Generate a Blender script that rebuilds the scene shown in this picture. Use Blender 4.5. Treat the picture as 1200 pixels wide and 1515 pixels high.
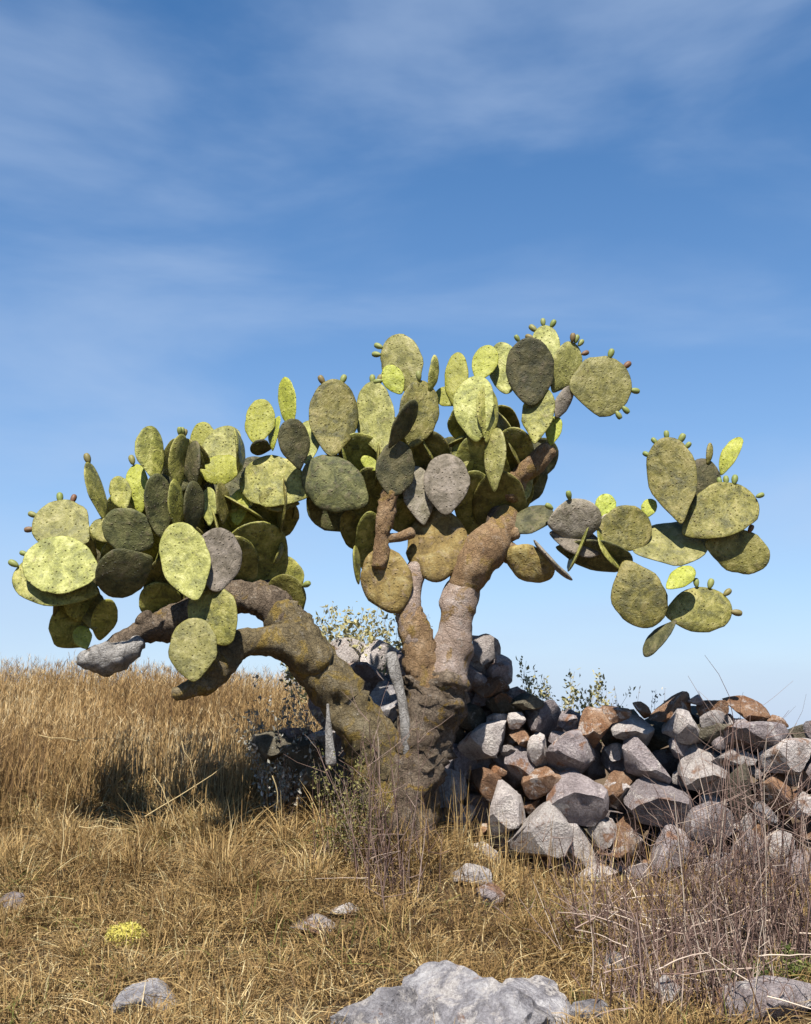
import bpy, math, random
import numpy as np
from mathutils import Matrix, Vector, Quaternion, noise as mnoise

for o in list(bpy.data.objects): bpy.data.objects.remove(o)
scene = bpy.context.scene
col = scene.collection
RAD = math.radians

# ---------------------------------------------------------------- camera
F_PX, CX, CY, PITCH, EYE = 1650.0, 600.0, 757.5, RAD(10.5), Vector((0, 0, 1.5))
cam_data = bpy.data.cameras.new('camera')
cam = bpy.data.objects.new('camera', cam_data); col.objects.link(cam)
cam.location = EYE
cam.rotation_euler = (RAD(90) + PITCH, 0, 0)
cam_data.sensor_fit = 'VERTICAL'; cam_data.sensor_height = 36.0
cam_data.lens = 36.0 * F_PX / 1515.0
cam_data.clip_end = 3000
scene.camera = cam
scene.render.resolution_x, scene.render.resolution_y = 811, 1024

# ---------------------------------------------------------------- sky, sun, exposure
SUN_EL, SUN_AZ = RAD(55), RAD(9)          # azimuth: degrees to the left of straight behind the camera
to_sun = Vector((-math.sin(SUN_AZ) * math.cos(SUN_EL), -math.cos(SUN_AZ) * math.cos(SUN_EL), math.sin(SUN_EL)))
world = bpy.data.worlds.new('World'); scene.world = world; world.use_nodes = True
nt = world.node_tree; nt.nodes.clear()
def N(tree, typ, **kw):
    n = tree.nodes.new(typ)
    for k, v in kw.items(): setattr(n, k, v)
    return n
out = N(nt, 'ShaderNodeOutputWorld'); bg = N(nt, 'ShaderNodeBackground')
sky = N(nt, 'ShaderNodeTexSky', sky_type='NISHITA')
sky.sun_disc = False; sky.sun_elevation = SUN_EL
sky.sun_rotation = math.atan2(to_sun.x, to_sun.y)
sky.altitude = 1500; sky.air_density = 1.0; sky.dust_density = 0.0; sky.ozone_density = 1.0
bg.inputs['Strength'].default_value = 0.066
tc = N(nt, 'ShaderNodeTexCoord')
# thin high cirrus: streaky, soft, and looked through at a longer slant (so whiter) the lower one looks
sx = N(nt, 'ShaderNodeSeparateXYZ'); nt.links.new(tc.outputs['Generated'], sx.inputs[0])
mp = N(nt, 'ShaderNodeMapping'); mp.inputs['Scale'].default_value = (1.5, 1.5, 5.0); mp.inputs['Rotation'].default_value = (0.0, RAD(7), 0.0)
mp.inputs['Location'].default_value = (4.85, 1.0, 0.3)
n1 = N(nt, 'ShaderNodeTexNoise'); n1.inputs['Scale'].default_value = 1.6; n1.inputs['Detail'].default_value = 6; n1.inputs['Roughness'].default_value = 0.5; n1.inputs['Distortion'].default_value = 0.3
r1 = N(nt, 'ShaderNodeMapRange'); r1.interpolation_type = 'SMOOTHSTEP'
r1.inputs['From Min'].default_value = 0.42; r1.inputs['From Max'].default_value = 0.74; r1.inputs['To Max'].default_value = 0.42
nt.links.new(tc.outputs['Generated'], mp.inputs['Vector']); nt.links.new(mp.outputs['Vector'], n1.inputs['Vector']); nt.links.new(n1.outputs['Fac'], r1.inputs['Value'])
def wmath(op, a, b=None):
    n = N(nt, 'ShaderNodeMath', operation=op)
    for k, v in enumerate((a, b)):
        if v is None: continue
        if isinstance(v, (int, float)): n.inputs[k].default_value = v
        else: nt.links.new(v, n.inputs[k])
    return n.outputs[0]
haze_f = wmath('MULTIPLY', wmath('EXPONENT', wmath('MULTIPLY', wmath('MAXIMUM', sx.outputs['Z'], 0.0), -4.0)), 0.93)
clear = wmath('MULTIPLY', wmath('SUBTRACT', 1.0, haze_f), wmath('SUBTRACT', 1.0, r1.outputs['Result']))
hs = N(nt, 'ShaderNodeHueSaturation'); hs.inputs['Saturation'].default_value = 1.42; hs.inputs['Value'].default_value = 1.08
nt.links.new(sky.outputs['Color'], hs.inputs['Color'])
mx = N(nt, 'ShaderNodeMix', data_type='RGBA'); mx.inputs['A'].default_value = (3.6, 4.5, 6.0, 1)
nt.links.new(clear, mx.inputs['Factor']); nt.links.new(hs.outputs['Color'], mx.inputs['B'])
nt.links.new(mx.outputs['Result'], bg.inputs['Color'])
nt.links.new(bg.outputs['Background'], out.inputs['Surface'])

sun_data = bpy.data.lights.new('sun', 'SUN'); sun_data.energy = 5.0; sun_data.angle = RAD(0.5); sun_data.color = (1.0, 0.95, 0.86)
sun = bpy.data.objects.new('sun', sun_data); col.objects.link(sun)
sun.rotation_euler = (-to_sun).to_track_quat('-Z', 'Y').to_euler(); sun.location = to_sun * 30
vs = scene.view_settings
vs.view_transform = 'Standard'; vs.look = 'None'; vs.exposure = 1.15; vs.gamma = 1.0; vs.use_curve_mapping = False

# ---------------------------------------------------------------- helpers
SP, CP = math.sin(PITCH), math.cos(PITCH)
def at(px, py, Y):
    """point in the place at distance Y along the ground that is seen in direction (px, py)"""
    u = (px - CX) / F_PX; v = -(py - CY) / F_PX
    dy, dz = CP - SP * v, SP + CP * v
    k = Y / dy
    return Vector((u * k, Y, EYE.z + dz * k))
def mpp(Y): return Y / F_PX * 0.985           # metres per photograph pixel at distance Y
WORLD = {}
def link(o, parent=None, M=None):
    col.objects.link(o)
    M = M or Matrix()
    if parent:
        o.parent = parent; o.matrix_parent_inverse = WORLD[parent.name].inverted()
    o.matrix_basis = M; WORLD[o.name] = M
    return o
def tag(o, label=None, cat=None, group=None, kind=None):
    if label: o['label'] = label
    if cat: o['category'] = cat
    if group: o['group'] = group
    if kind: o['kind'] = kind
    return o
def empty(name, loc, label, cat, group=None):
    e = bpy.data.objects.new(name, None); e.empty_display_size = 0.2
    return tag(link(e, None, Matrix.Translation(loc)), label, cat, group)
def mesh_np(name, V, Fq, smooth=True, tint=None, mat=None):
    """V (n,3), Fq (m,3 or 4)"""
    me = bpy.data.meshes.new(name)
    V = np.ascontiguousarray(V, np.float32); Fq = np.ascontiguousarray(Fq, np.int32)
    k = Fq.shape[1]
    me.vertices.add(len(V)); me.vertices.foreach_set('co', V.ravel())
    me.loops.add(Fq.size); me.loops.foreach_set('vertex_index', Fq.ravel())
    me.polygons.add(len(Fq)); me.polygons.foreach_set('loop_start', np.arange(0, Fq.size, k, dtype=np.int32))
    me.polygons.foreach_set('loop_total', np.full(len(Fq), k, np.int32))
    me.polygons.foreach_set('use_smooth', np.full(len(Fq), smooth, bool))
    me.update(calc_edges=True)
    if tint is not None:
        a = me.attributes.new('tint', 'FLOAT', 'POINT'); a.data.foreach_set('value', np.ascontiguousarray(tint, np.float32))
    if mat: me.materials.append(mat)
    return me
def obj(name, me, parent=None, M=None): return link(bpy.data.objects.new(name, me), parent, M)

# ---------------------------------------------------------------- materials
ALB = 0.8                                         # one scale for all surface colours, paired with the exposure
def ramp(t, stops, interp='LINEAR'):
    r = N(t, 'ShaderNodeValToRGB'); r.color_ramp.interpolation = interp
    e = r.color_ramp.elements
    while len(e) < len(stops): e.new(0.5)
    for q, (p, c) in zip(e, stops): q.position = p; q.color = (*(v * ALB for v in c), 1)
    return r
def new_mat(name, rough=0.7, spec=0.3):
    m = bpy.data.materials.new(name); m.use_nodes = True
    t = m.node_tree; b = t.nodes['Principled BSDF']
    b.inputs['Roughness'].default_value = rough; b.inputs['Specular IOR Level'].default_value = spec
    return m, t, b
def tex_noise(t, vec, scale, detail=4, rough=0.55, dist=0.0):
    n = N(t, 'ShaderNodeTexNoise'); n.inputs['Scale'].default_value = scale; n.inputs['Detail'].default_value = detail
    n.inputs['Roughness'].default_value = rough; n.inputs['Distortion'].default_value = dist
    if vec is not None: t.links.new(vec, n.inputs['Vector'])
    return n
def mapr(t, val, a, b, c=0.0, d=1.0):
    r = N(t, 'ShaderNodeMapRange'); r.interpolation_type = 'SMOOTHSTEP'
    for k, v in zip(('From Min', 'From Max', 'To Min', 'To Max'), (a, b, c, d)): r.inputs[k].default_value = v
    t.links.new(val, r.inputs['Value']); return r.outputs['Result']
def mixc(t, fac, A, B, mode='MIX'):
    m = N(t, 'ShaderNodeMix', data_type='RGBA', blend_type=mode)
    for s, v in (('Factor', fac), ('A', A), ('B', B)):
        if isinstance(v, (int, float)): m.inputs[s].default_value = v
        elif isinstance(v, tuple): m.inputs[s].default_value = (*v, 1) if v[0] == v[1] == v[2] else (*(q * ALB for q in v), 1)
        else: t.links.new(v, m.inputs[s])
    return m.outputs['Result']
def obj_vec(t, offset=True):
    """object coordinates shifted by the object's random number"""
    c = N(t, 'ShaderNodeTexCoord').outputs['Object']
    oi = N(t, 'ShaderNodeObjectInfo').outputs['Random']
    if not offset: return c, oi
    mul = N(t, 'ShaderNodeMath', operation='MULTIPLY'); mul.inputs[1].default_value = 37.0; t.links.new(oi, mul.inputs[0])
    ad = N(t, 'ShaderNodeVectorMath', operation='ADD'); t.links.new(c, ad.inputs[0]); t.links.new(mul.outputs[0], ad.inputs[1])
    return ad.outputs['Vector'], oi
def bump(t, b, height, strength, dist):
    n = N(t, 'ShaderNodeBump'); n.inputs['Strength'].default_value = strength; n.inputs['Distance'].default_value = dist
    t.links.new(height, n.inputs['Height']); t.links.new(n.outputs['Normal'], b.inputs['Normal'])

def pad_material(name, c_dark, c_mid, c_light, scab=0.0, scab_col=(0.20, 0.15, 0.09), rough=0.5, spots=0.6, sub=0.0, spec=0.3):
    m, t, b = new_mat(name, rough, spec)
    vec, rnd = obj_vec(t)
    big = tex_noise(t, vec, 11, 6, 0.7, 0.5)
    c = ramp(t, [(0.38, c_dark), (0.52, c_mid), (0.66, c_light)]); t.links.new(big.outputs['Fac'], c.inputs['Fac'])
    colr = c.outputs['Color']
    # each pad its own value
    hv = N(t, 'ShaderNodeHueSaturation'); t.links.new(colr, hv.inputs['Color'])
    t.links.new(mapr(t, rnd, 0, 1, 0.74, 1.22), hv.inputs['Value'])
    ml = N(t, 'ShaderNodeMath', operation='MULTIPLY_ADD'); t.links.new(rnd, ml.inputs[0]); ml.inputs[1].default_value = 0.03; ml.inputs[2].default_value = 0.485
    t.links.new(ml.outputs[0], hv.inputs['Hue'])
    colr = hv.outputs['Color']
    # corky scabs and weathered skin
    sn = tex_noise(t, vec, 16, 6, 0.7, 0.6)
    if scab > 0: colr = mixc(t, mapr(t, sn.outputs['Fac'], 0.66 - 0.28 * scab, 0.80 - 0.2 * scab, 0, min(1, 0.35 + scab * 0.5)), colr, scab_col)
    fine = tex_noise(t, vec, 75, 4, 0.75)
    colr = mixc(t, 0.5, colr, mixc(t, mapr(t, fine.outputs['Fac'], 0.3, 0.66), (0.3, 0.3, 0.3), (1.0, 1.0, 1.0)), 'MULTIPLY')
    # areoles: rows of small dark felt cushions with pale spines
    flat = N(t, 'ShaderNodeVectorMath', operation='MULTIPLY'); t.links.new(vec, flat.inputs[0]); flat.inputs[1].default_value = (1, 0, 1)
    vo = N(t, 'ShaderNodeTexVoronoi'); vo.inputs['Scale'].default_value = 36; vo.inputs['Randomness'].default_value = 0.6; t.links.new(flat.outputs[0], vo.inputs['Vector'])
    d = vo.outputs['Distance']
    colr = mixc(t, mapr(t, d, 0.24, 0.10, 0, spots * 0.8), colr, (0.075, 0.05, 0.025))
    colr = mixc(t, mapr(t, d, 0.09, 0.04, 0, spots * 0.7), colr, (0.42, 0.38, 0.26))
    t.links.new(colr, b.inputs['Base Color'])
    if sub:
        b.inputs['Subsurface Weight'].default_value = sub; b.inputs['Subsurface Radius'].default_value = (0.02, 0.02, 0.005); b.inputs['Subsurface Scale'].default_value = 0.6
    hs = N(t, 'ShaderNodeMath', operation='MULTIPLY_ADD'); t.links.new(mapr(t, d, 0.25, 0.0), hs.inputs[0]); hs.inputs[1].default_value = 0.7
    t.links.new(sn.outputs['Fac'], hs.inputs[2])
    bump(t, b, hs.outputs[0], 0.8, 0.018)
    return m
PADM = {
    'y': pad_material('young_pad_skin', (0.24, 0.25, 0.028), (0.34, 0.35, 0.04), (0.43, 0.43, 0.09), 0.0, spots=0.3, sub=0.1),
    'm': pad_material('mature_pad_skin', (0.10, 0.098, 0.022), (0.25, 0.232, 0.05), (0.40, 0.355, 0.12), 0.45, (0.19, 0.145, 0.06)),
    'p': pad_material('waxy_pad_skin', (0.165, 0.162, 0.042), (0.305, 0.292, 0.078), (0.45, 0.42, 0.17), 0.4, (0.22, 0.175, 0.08)),
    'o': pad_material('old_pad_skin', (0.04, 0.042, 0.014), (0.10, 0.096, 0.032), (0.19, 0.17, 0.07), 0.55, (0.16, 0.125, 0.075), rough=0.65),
    'g': pad_material('grey_corky_pad_skin', (0.13, 0.11, 0.07), (0.245, 0.21, 0.155), (0.36, 0.31, 0.25), 0.6, (0.31, 0.255, 0.20), rough=0.75, spots=0.5),
    'c': pad_material('ochre_corky_pad_skin', (0.13, 0.088, 0.028), (0.27, 0.19, 0.055), (0.37, 0.30, 0.13), 0.55, (0.32, 0.235, 0.165), rough=0.8, spots=0.3),
}
def fruit_material():
    m, t, b = new_mat('prickly_pear_fruit_skin', 0.55)
    vec, rnd = obj_vec(t)
    c = ramp(t, [(0.0, (0.17, 0.21, 0.05)), (0.6, (0.22, 0.24, 0.07)), (0.88, (0.17, 0.12, 0.045)), (1.0, (0.15, 0.07, 0.04))]); t.links.new(rnd, c.inputs['Fac'])
    n = tex_noise(t, vec, 90, 3, 0.6)
    t.links.new(mixc(t, mapr(t, n.outputs['Fac'], 0.55, 0.65, 0, 0.7), c.outputs['Color'], (0.09, 0.065, 0.03)), b.inputs['Base Color'])
    return m
FRUITM = fruit_material()

def bark_material(name, stops, lichen, lichen_col, pale, bscale=22, crust=0.0):
    m, t, b = new_mat(name, 0.9, 0.15)
    geo = N(t, 'ShaderNodeTexCoord').outputs['Object']
    big = tex_noise(t, geo, 7, 6, 0.65, 0.5)
    c = ramp(t, [(p_, tuple(v * 1.3 for v in c_)) for p_, c_ in stops]); t.links.new(big.outputs['Fac'], c.inputs['Fac']); colr = c.outputs['Color']
    ln = tex_noise(t, geo, 5.3, 7, 0.7, 0.8)
    colr = mixc(t, mapr(t, ln.outputs['Fac'], 0.60 - 0.25 * lichen, 0.66 - 0.2 * lichen, 0, 0.85), colr, lichen_col)
    pn = tex_noise(t, geo, 19, 5, 0.7)
    colr = mixc(t, mapr(t, pn.outputs['Fac'], 0.58, 0.70, 0, pale), colr, (0.42, 0.38, 0.33))
    vo = N(t, 'ShaderNodeTexVoronoi', feature='DISTANCE_TO_EDGE'); vo.inputs['Scale'].default_value = bscale
    wv = N(t, 'ShaderNodeVectorMath', operation='ADD'); t.links.new(geo, wv.inputs[0])
    sc = N(t, 'ShaderNodeVectorMath', operation='SCALE'); t.links.new(pn.outputs['Color'], sc.inputs[0]); sc.inputs['Scale'].default_value = 0.08
    t.links.new(sc.outputs['Vector'], wv.inputs[1]); t.links.new(wv.outputs['Vector'], vo.inputs['Vector'])
    crack = mapr(t, vo.outputs['Distance'], 0.0, 0.10)
    colr = mixc(t, mapr(t, vo.outputs['Distance'], 0.06, 0.0, 0, 0.35 + crust), colr, (0.045, 0.032, 0.022))
    fine = tex_noise(t, geo, 110, 4, 0.7)
    colr = mixc(t, 0.5, colr, mixc(t, mapr(t, fine.outputs['Fac'], 0.3, 0.68), (0.3, 0.3, 0.3), (1.0, 1.0, 1.0)), 'MULTIPLY')
    t.links.new(colr, b.inputs['Base Color'])
    h = N(t, 'ShaderNodeMath', operation='MULTIPLY_ADD'); t.links.new(crack, h.inputs[0]); h.inputs[1].default_value = 0.28
    ad = N(t, 'ShaderNodeMath', operation='ADD'); t.links.new(pn.outputs['Fac'], ad.inputs[0]); t.links.new(fine.outputs['Fac'], ad.inputs[1]); t.links.new(ad.outputs[0], h.inputs[2])
    bump(t, b, h.outputs[0], 0.85, 0.02)
    return m
BARK_DARK = bark_material('rough_dark_bark', [(0.3, (0.055, 0.042, 0.03)), (0.5, (0.14, 0.105, 0.075)), (0.7, (0.24, 0.19, 0.14))], 0.15, (0.26, 0.165, 0.035), 0.5, 26, 0.3)
BARK_LICHEN = bark_material('lichen_covered_bark', [(0.3, (0.075, 0.06, 0.035)), (0.5, (0.155, 0.12, 0.065)), (0.7, (0.25, 0.21, 0.14))], 0.42, (0.29, 0.20, 0.05), 0.6, 24, 0.1)
BARK_BLEACHED = bark_material('bleached_dead_wood', [(0.3, (0.12, 0.11, 0.10)), (0.5, (0.26, 0.245, 0.23)), (0.7, (0.46, 0.44, 0.42))], 0.0, (0.2, 0.17, 0.1), 0.7, 16, 0.0)
BARK_GREY = bark_material('smooth_grey_bark', [(0.3, (0.19, 0.13, 0.09)), (0.5, (0.31, 0.235, 0.19)), (0.7, (0.42, 0.35, 0.31))], 0.3, (0.30, 0.185, 0.06), 0.6, 12, -0.27)
BARK_BROWN = bark_material('reddish_brown_bark', [(0.3, (0.15, 0.09, 0.05)), (0.5, (0.25, 0.16, 0.085)), (0.7, (0.35, 0.25, 0.16))], 0.35, (0.30, 0.20, 0.06), 0.4, 22, -0.1)

def rock_material(name, stops, rust, pale):
    m, t, b = new_mat(name, 0.88, 0.2)
    vec, rnd = obj_vec(t)
    # every rock has its own size, so work in metres: position in the world plus the rock's shift
    geo = N(t, 'ShaderNodeNewGeometry').outputs['Position']
    mul = N(t, 'ShaderNodeMath', operation='MULTIPLY'); mul.inputs[1].default_value = 31.0; t.links.new(rnd, mul.inputs[0])
    ad = N(t, 'ShaderNodeVectorMath', operation='ADD'); t.links.new(geo, ad.inputs[0]); t.links.new(mul.outputs[0], ad.inputs[1])
    vec = ad.outputs['Vector']
    n = tex_noise(t, vec, 6, 8, 0.68, 0.5)
    c = ramp(t, [(p_, tuple(v * 1.25 for v in c_)) for p_, c_ in stops]); t.links.new(n.outputs['Fac'], c.inputs['Fac']); colr = c.outputs['Color']
    rn = tex_noise(t, vec, 4.3, 6, 0.65, 0.9)
    colr = mixc(t, mapr(t, rn.outputs['Fac'], 0.66 - 0.3 * rust, 0.74 - 0.26 * rust, 0, 0.85), colr, (0.30, 0.145, 0.07))
    ln = tex_noise(t, vec, 9, 7, 0.75, 0.3)
    colr = mixc(t, mapr(t, ln.outputs['Fac'], 0.62 - 0.22 * pale, 0.70 - 0.18 * pale, 0, 0.7), colr, (0.74, 0.68, 0.63))
    fine = tex_noise(t, vec, 70, 5, 0.75)
    colr = mixc(t, 0.6, colr, mixc(t, mapr(t, fine.outputs['Fac'], 0.32, 0.66), (0.35, 0.33, 0.33), (1.0, 1.0, 1.0)), 'MULTIPLY')
    hv = N(t, 'ShaderNodeHueSaturation'); t.links.new(colr, hv.inputs['Color']); t.links.new(mapr(t, rnd, 0, 1, 0.8, 1.15), hv.inputs['Value'])
    t.links.new(hv.outputs['Color'], b.inputs['Base Color'])
    h = N(t, 'ShaderNodeMath', operation='MULTIPLY_ADD'); t.links.new(n.outputs['Fac'], h.inputs[0]); h.inputs[1].default_value = 1.5; t.links.new(fine.outputs['Fac'], h.inputs[2])
    bump(t, b, h.outputs[0], 0.9, 0.035)
    return m
ROCKM = {
    'g': rock_material('grey_lavender_stone', [(0.3, (0.17, 0.14, 0.14)), (0.5, (0.31, 0.265, 0.265)), (0.7, (0.44, 0.385, 0.375))], 0.34, 0.35),
    'p': rock_material('pale_weathered_stone', [(0.3, (0.27, 0.23, 0.21)), (0.5, (0.45, 0.40, 0.38)), (0.7, (0.62, 0.57, 0.53))], 0.32, 0.6),
    'r': rock_material('rusty_stone', [(0.3, (0.15, 0.085, 0.055)), (0.5, (0.29, 0.165, 0.095)), (0.7, (0.46, 0.32, 0.22))], 0.45, 0.4),
    'd': rock_material('dark_mossy_shaded_stone', [(0.3, (0.055, 0.05, 0.035)), (0.5, (0.12, 0.105, 0.075)), (0.7, (0.25, 0.22, 0.16))], 0.15, 0.1),  # moss and brown stone, plus shade on some wall stones put into the colour
    's': rock_material('bluish_grey_slab_stone', [(0.34, (0.13, 0.12, 0.125)), (0.5, (0.31, 0.295, 0.31)), (0.66, (0.54, 0.52, 0.52))], 0.18, 0.55),
}
def tint_material(name, stops, rough=0.75, trans=0.0):
    m, t, b = new_mat(name, rough, 0.2)
    a = N(t, 'ShaderNodeAttribute', attribute_name='tint')
    c = ramp(t, stops); t.links.new(a.outputs['Fac'], c.inputs['Fac'])
    t.links.new(c.outputs['Color'], b.inputs['Base Color'])
    if trans:
        tr = N(t, 'ShaderNodeBsdfTranslucent'); t.links.new(c.outputs['Color'], tr.inputs['Color'])
        mi = N(t, 'ShaderNodeMixShader'); mi.inputs[0].default_value = trans
        t.links.new(b.outputs[0], mi.inputs[1]); t.links.new(tr.outputs[0], mi.inputs[2])
        t.links.new(mi.outputs[0], t.nodes['Material Output'].inputs['Surface'])
    return m
GRASS_GOLD = tint_material('golden_dry_grass', [(0, (0.10, 0.058, 0.028)), (0.25, (0.23, 0.138, 0.055)), (0.55, (0.40, 0.255, 0.105)), (0.8, (0.52, 0.37, 0.18)), (1, (0.60, 0.48, 0.29))], trans=0.12)
GRASS_STRAW = tint_material('matted_straw', [(0, (0.045, 0.026, 0.014)), (0.2, (0.13, 0.075, 0.032)), (0.5, (0.28, 0.175, 0.068)), (0.75, (0.42, 0.29, 0.12)), (0.93, (0.60, 0.49, 0.28)), (1, (0.15, 0.16, 0.04))], trans=0.1)
GRASS_GREEN = tint_material('green_weeds', [(0, (0.04, 0.06, 0.012)), (0.5, (0.10, 0.13, 0.03)), (1, (0.25, 0.24, 0.08))], trans=0.25)
TWIG = tint_material('dead_twigs', [(0, (0.06, 0.034, 0.028)), (0.4, (0.17, 0.105, 0.085)), (0.75, (0.34, 0.25, 0.205)), (1, (0.58, 0.48, 0.38))])
LEAF_PALE = tint_material('pale_yellow_leaves', [(0, (0.22, 0.20, 0.07)), (0.5, (0.40, 0.36, 0.16)), (1, (0.58, 0.55, 0.36))], trans=0.3)
LEAF_GREY = tint_material('grey_green_leaves', [(0, (0.13, 0.125, 0.085)), (0.5, (0.34, 0.325, 0.27)), (1, (0.60, 0.58, 0.53))], trans=0.2)
LEAF_OLIVE = tint_material('olive_leaves', [(0, (0.06, 0.065, 0.02)), (0.5, (0.16, 0.15, 0.05)), (1, (0.36, 0.32, 0.13))], trans=0.25)
def ground_material():
    m, t, b = new_mat('dry_earth', 0.95, 0.1)
    geo = N(t, 'ShaderNodeNewGeometry').outputs['Position']
    n = tex_noise(t, geo, 2.5, 8, 0.7, 0.4)
    c = ramp(t, [(0.3, (0.085, 0.055, 0.03)), (0.5, (0.15, 0.10, 0.055)), (0.7, (0.23, 0.165, 0.09))]); t.links.new(n.outputs['Fac'], c.inputs['Fac'])
    f = tex_noise(t, geo, 60, 5, 0.7)
    t.links.new(mixc(t, 0.6, c.outputs['Color'], mixc(t, mapr(t, f.outputs['Fac'], 0.3, 0.7), (0.35, 0.35, 0.35), (1.0, 1.0, 1.0)), 'MULTIPLY'), b.inputs['Base Color'])
    bump(t, b, f.outputs['Fac'], 0.7, 0.03)
    return m

# ---------------------------------------------------------------- ground
PY = np.array([-400, -20, 0, 3, 5, 6, 7, 8, 9.5, 11, 13, 16, 25, 60, 1500.0])
PZ = np.array([-30, -2.6, -0.35, -0.12, 0.24, 0.46, 0.71, 0.95, 1.27, 1.53, 1.70, 1.45, 0.1, -4.5, -22.0])
def ground_z(x, y):
    x = np.asarray(x, float); y = np.asarray(y, float)
    z = sum(np.interp(y + d, PY, PZ) * w for d, w in ((-0.5, .2), (-0.2, .2), (0, .2), (0.2, .2), (0.5, .2)))
    far = np.clip((y - 7.3) / 3.0, 0, 1)
    z = z - far * np.clip((x + 2.2) / 3.0, 0, 1) * 0.28 - far * np.clip((x - 0.3) / 2.5, 0, 1) * 0.55
    sx_ = np.clip((x - 0.05) / 0.85, 0, 1); sx_ = sx_ * sx_ * (3 - 2 * sx_)
    z = z - 0.25 * sx_ * np.clip((y - 5.0) / 2.0, 0, 1)
    k = np.clip(1.4 - np.hypot(x, y - 7) / 40, 0, 1)
    z = z + k * (0.035 * np.sin(1.9 * x + 0.7 * y) * np.sin(1.3 * y - 0.8 * x + 1.0) + 0.02 * np.sin(4.1 * x + 1.2) * np.sin(3.7 * y + 0.4 * x))
    return z
def gz(x, y): return float(ground_z(x, y))
def axis(lo, hi, fine_lo, fine_hi, step, coarse):
    a = [np.arange(fine_lo, fine_hi + 1e-6, step)]
    g = fine_hi; s = step
    out_hi = []
    while g < hi: s *= coarse; g += s; out_hi.append(min(g, hi))
    g = fine_lo; s = step; out_lo = []
    while g > lo: s *= coarse; g -= s; out_lo.append(max(g, lo))
    return np.array(out_lo[::-1] + list(a[0]) + out_hi)
gx = axis(-900, 900, -7, 7, 0.12, 1.25); gy = axis(-300, 1400, 2, 16, 0.12, 1.25)
X, Yg = np.meshgrid(gx, gy); Z = ground_z(X, Yg)
nx, ny = len(gx), len(gy)
idx = np.arange(nx * ny).reshape(ny, nx)
Q = np.stack([idx[:-1, :-1], idx[:-1, 1:], idx[1:, 1:], idx[1:, :-1]], -1).reshape(-1, 4)
ground = obj('ground', mesh_np('ground', np.stack([X, Yg, Z], -1).reshape(-1, 3), Q, mat=ground_material()))
ground['kind'] = 'structure'

def hit(px, py, lift=0.0):
    """where the direction (px, py) meets the ground"""
    lo, hi = 2.0, 14.0
    Y = lo
    while Y < hi:
        p = at(px, py, Y)
        if p.z <= gz(p.x, p.y) + lift: return p
        Y += 0.02
    return at(px, py, hi)

# ---------------------------------------------------------------- tube and pad shapes
def catmull(P, R, n):
    P = np.array(P, float); R = np.array(R, float)
    Pe = np.vstack([2 * P[0] - P[1], P, 2 * P[-1] - P[-2]]); Re = np.concatenate([[R[0]], R, [R[-1]]])
    oP, oR = [], []
    for i in range(1, len(Pe) - 2):
        for j in range(n):
            t = j / n
            a, b, c, d = Pe[i - 1], Pe[i], Pe[i + 1], Pe[i + 2]
            oP.append(0.5 * (2 * b + (c - a) * t + (2 * a - 5 * b + 4 * c - d) * t * t + (3 * b - a - 3 * c + d) * t ** 3))
            s = t * t * (3 - 2 * t); oR.append(Re[i] * (1 - s) + Re[i + 1] * s)
    oP.append(P[-1]); oR.append(R[-1])
    return np.array(oP), np.array(oR)
def limb_mesh(name, pts, mat, rough=0.10, seed=0, sides=22, n=7, cap=True, knobs=0.0):
    P = [at(a, b, y) for a, b, y, r in pts]; R = [r * mpp(y) for a, b, y, r in pts]
    C, R = catmull([tuple(p) for p in P], R, n)
    m = len(C); T = np.gradient(C, axis=0); T /= np.linalg.norm(T, axis=1)[:, None]
    u = np.cross(T[0], (0.3, 1, 0.1)); u /= np.linalg.norm(u)
    V = []
    for i in range(m):
        u = u - T[i] * np.dot(u, T[i]); u /= np.linalg.norm(u); w = np.cross(T[i], u)
        endf = 1.0
        for k in range(sides):
            a = 2 * math.pi * k / sides
            dirn = u * math.cos(a) + w * math.sin(a)
            q = C[i] + dirn * R[i]
            s = seed * 7.3
            d = mnoise.noise(Vector(q * 6) + Vector((s, 0, 0))) * rough * 1.2 + mnoise.noise(Vector(q * 16) + Vector((0, s, 0))) * rough * 0.8
            if knobs: d += max(0, mnoise.noise(Vector(q * 30) + Vector((0, 0, s)))) * knobs + mnoise.noise(Vector(q * 55) + Vector((s, 0, s))) * knobs * 0.6
            V.append(C[i] + dirn * R[i] * (1 + d))
    F = []
    for i in range(m - 1):
        for k in range(sides):
            k2 = (k + 1) % sides
            F.append((i * sides + k, i * sides + k2, (i + 1) * sides + k2, (i + 1) * sides + k))
    V = np.array(V)
    if cap:                                        # rounded ends: two shrinking rings and a small quad fan
        for end, ring0 in ((0, 0), (m - 1, (m - 1) * sides)):
            dirn = -T[0] if end == 0 else T[-1]
            prev = ring0; c = C[end]
            for sc, off in ((0.75, 0.35), (0.35, 0.55), (0.02, 0.6)):
                ring = c + (V[ring0:ring0 + sides] - c) * sc + dirn * R[end] * off * 0.8
                base = len(V); V = np.vstack([V, ring])
                for k in range(sides):
                    k2 = (k + 1) % sides
                    F.append((prev + k, base + k, base + k2, prev + k2) if end == 0 else (prev + k, prev + k2, base + k2, base + k))
                prev = base
    o = C[0]
    return mesh_np(name, V - o, np.array(F), mat=mat), Matrix.Translation(Vector(o))

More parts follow.
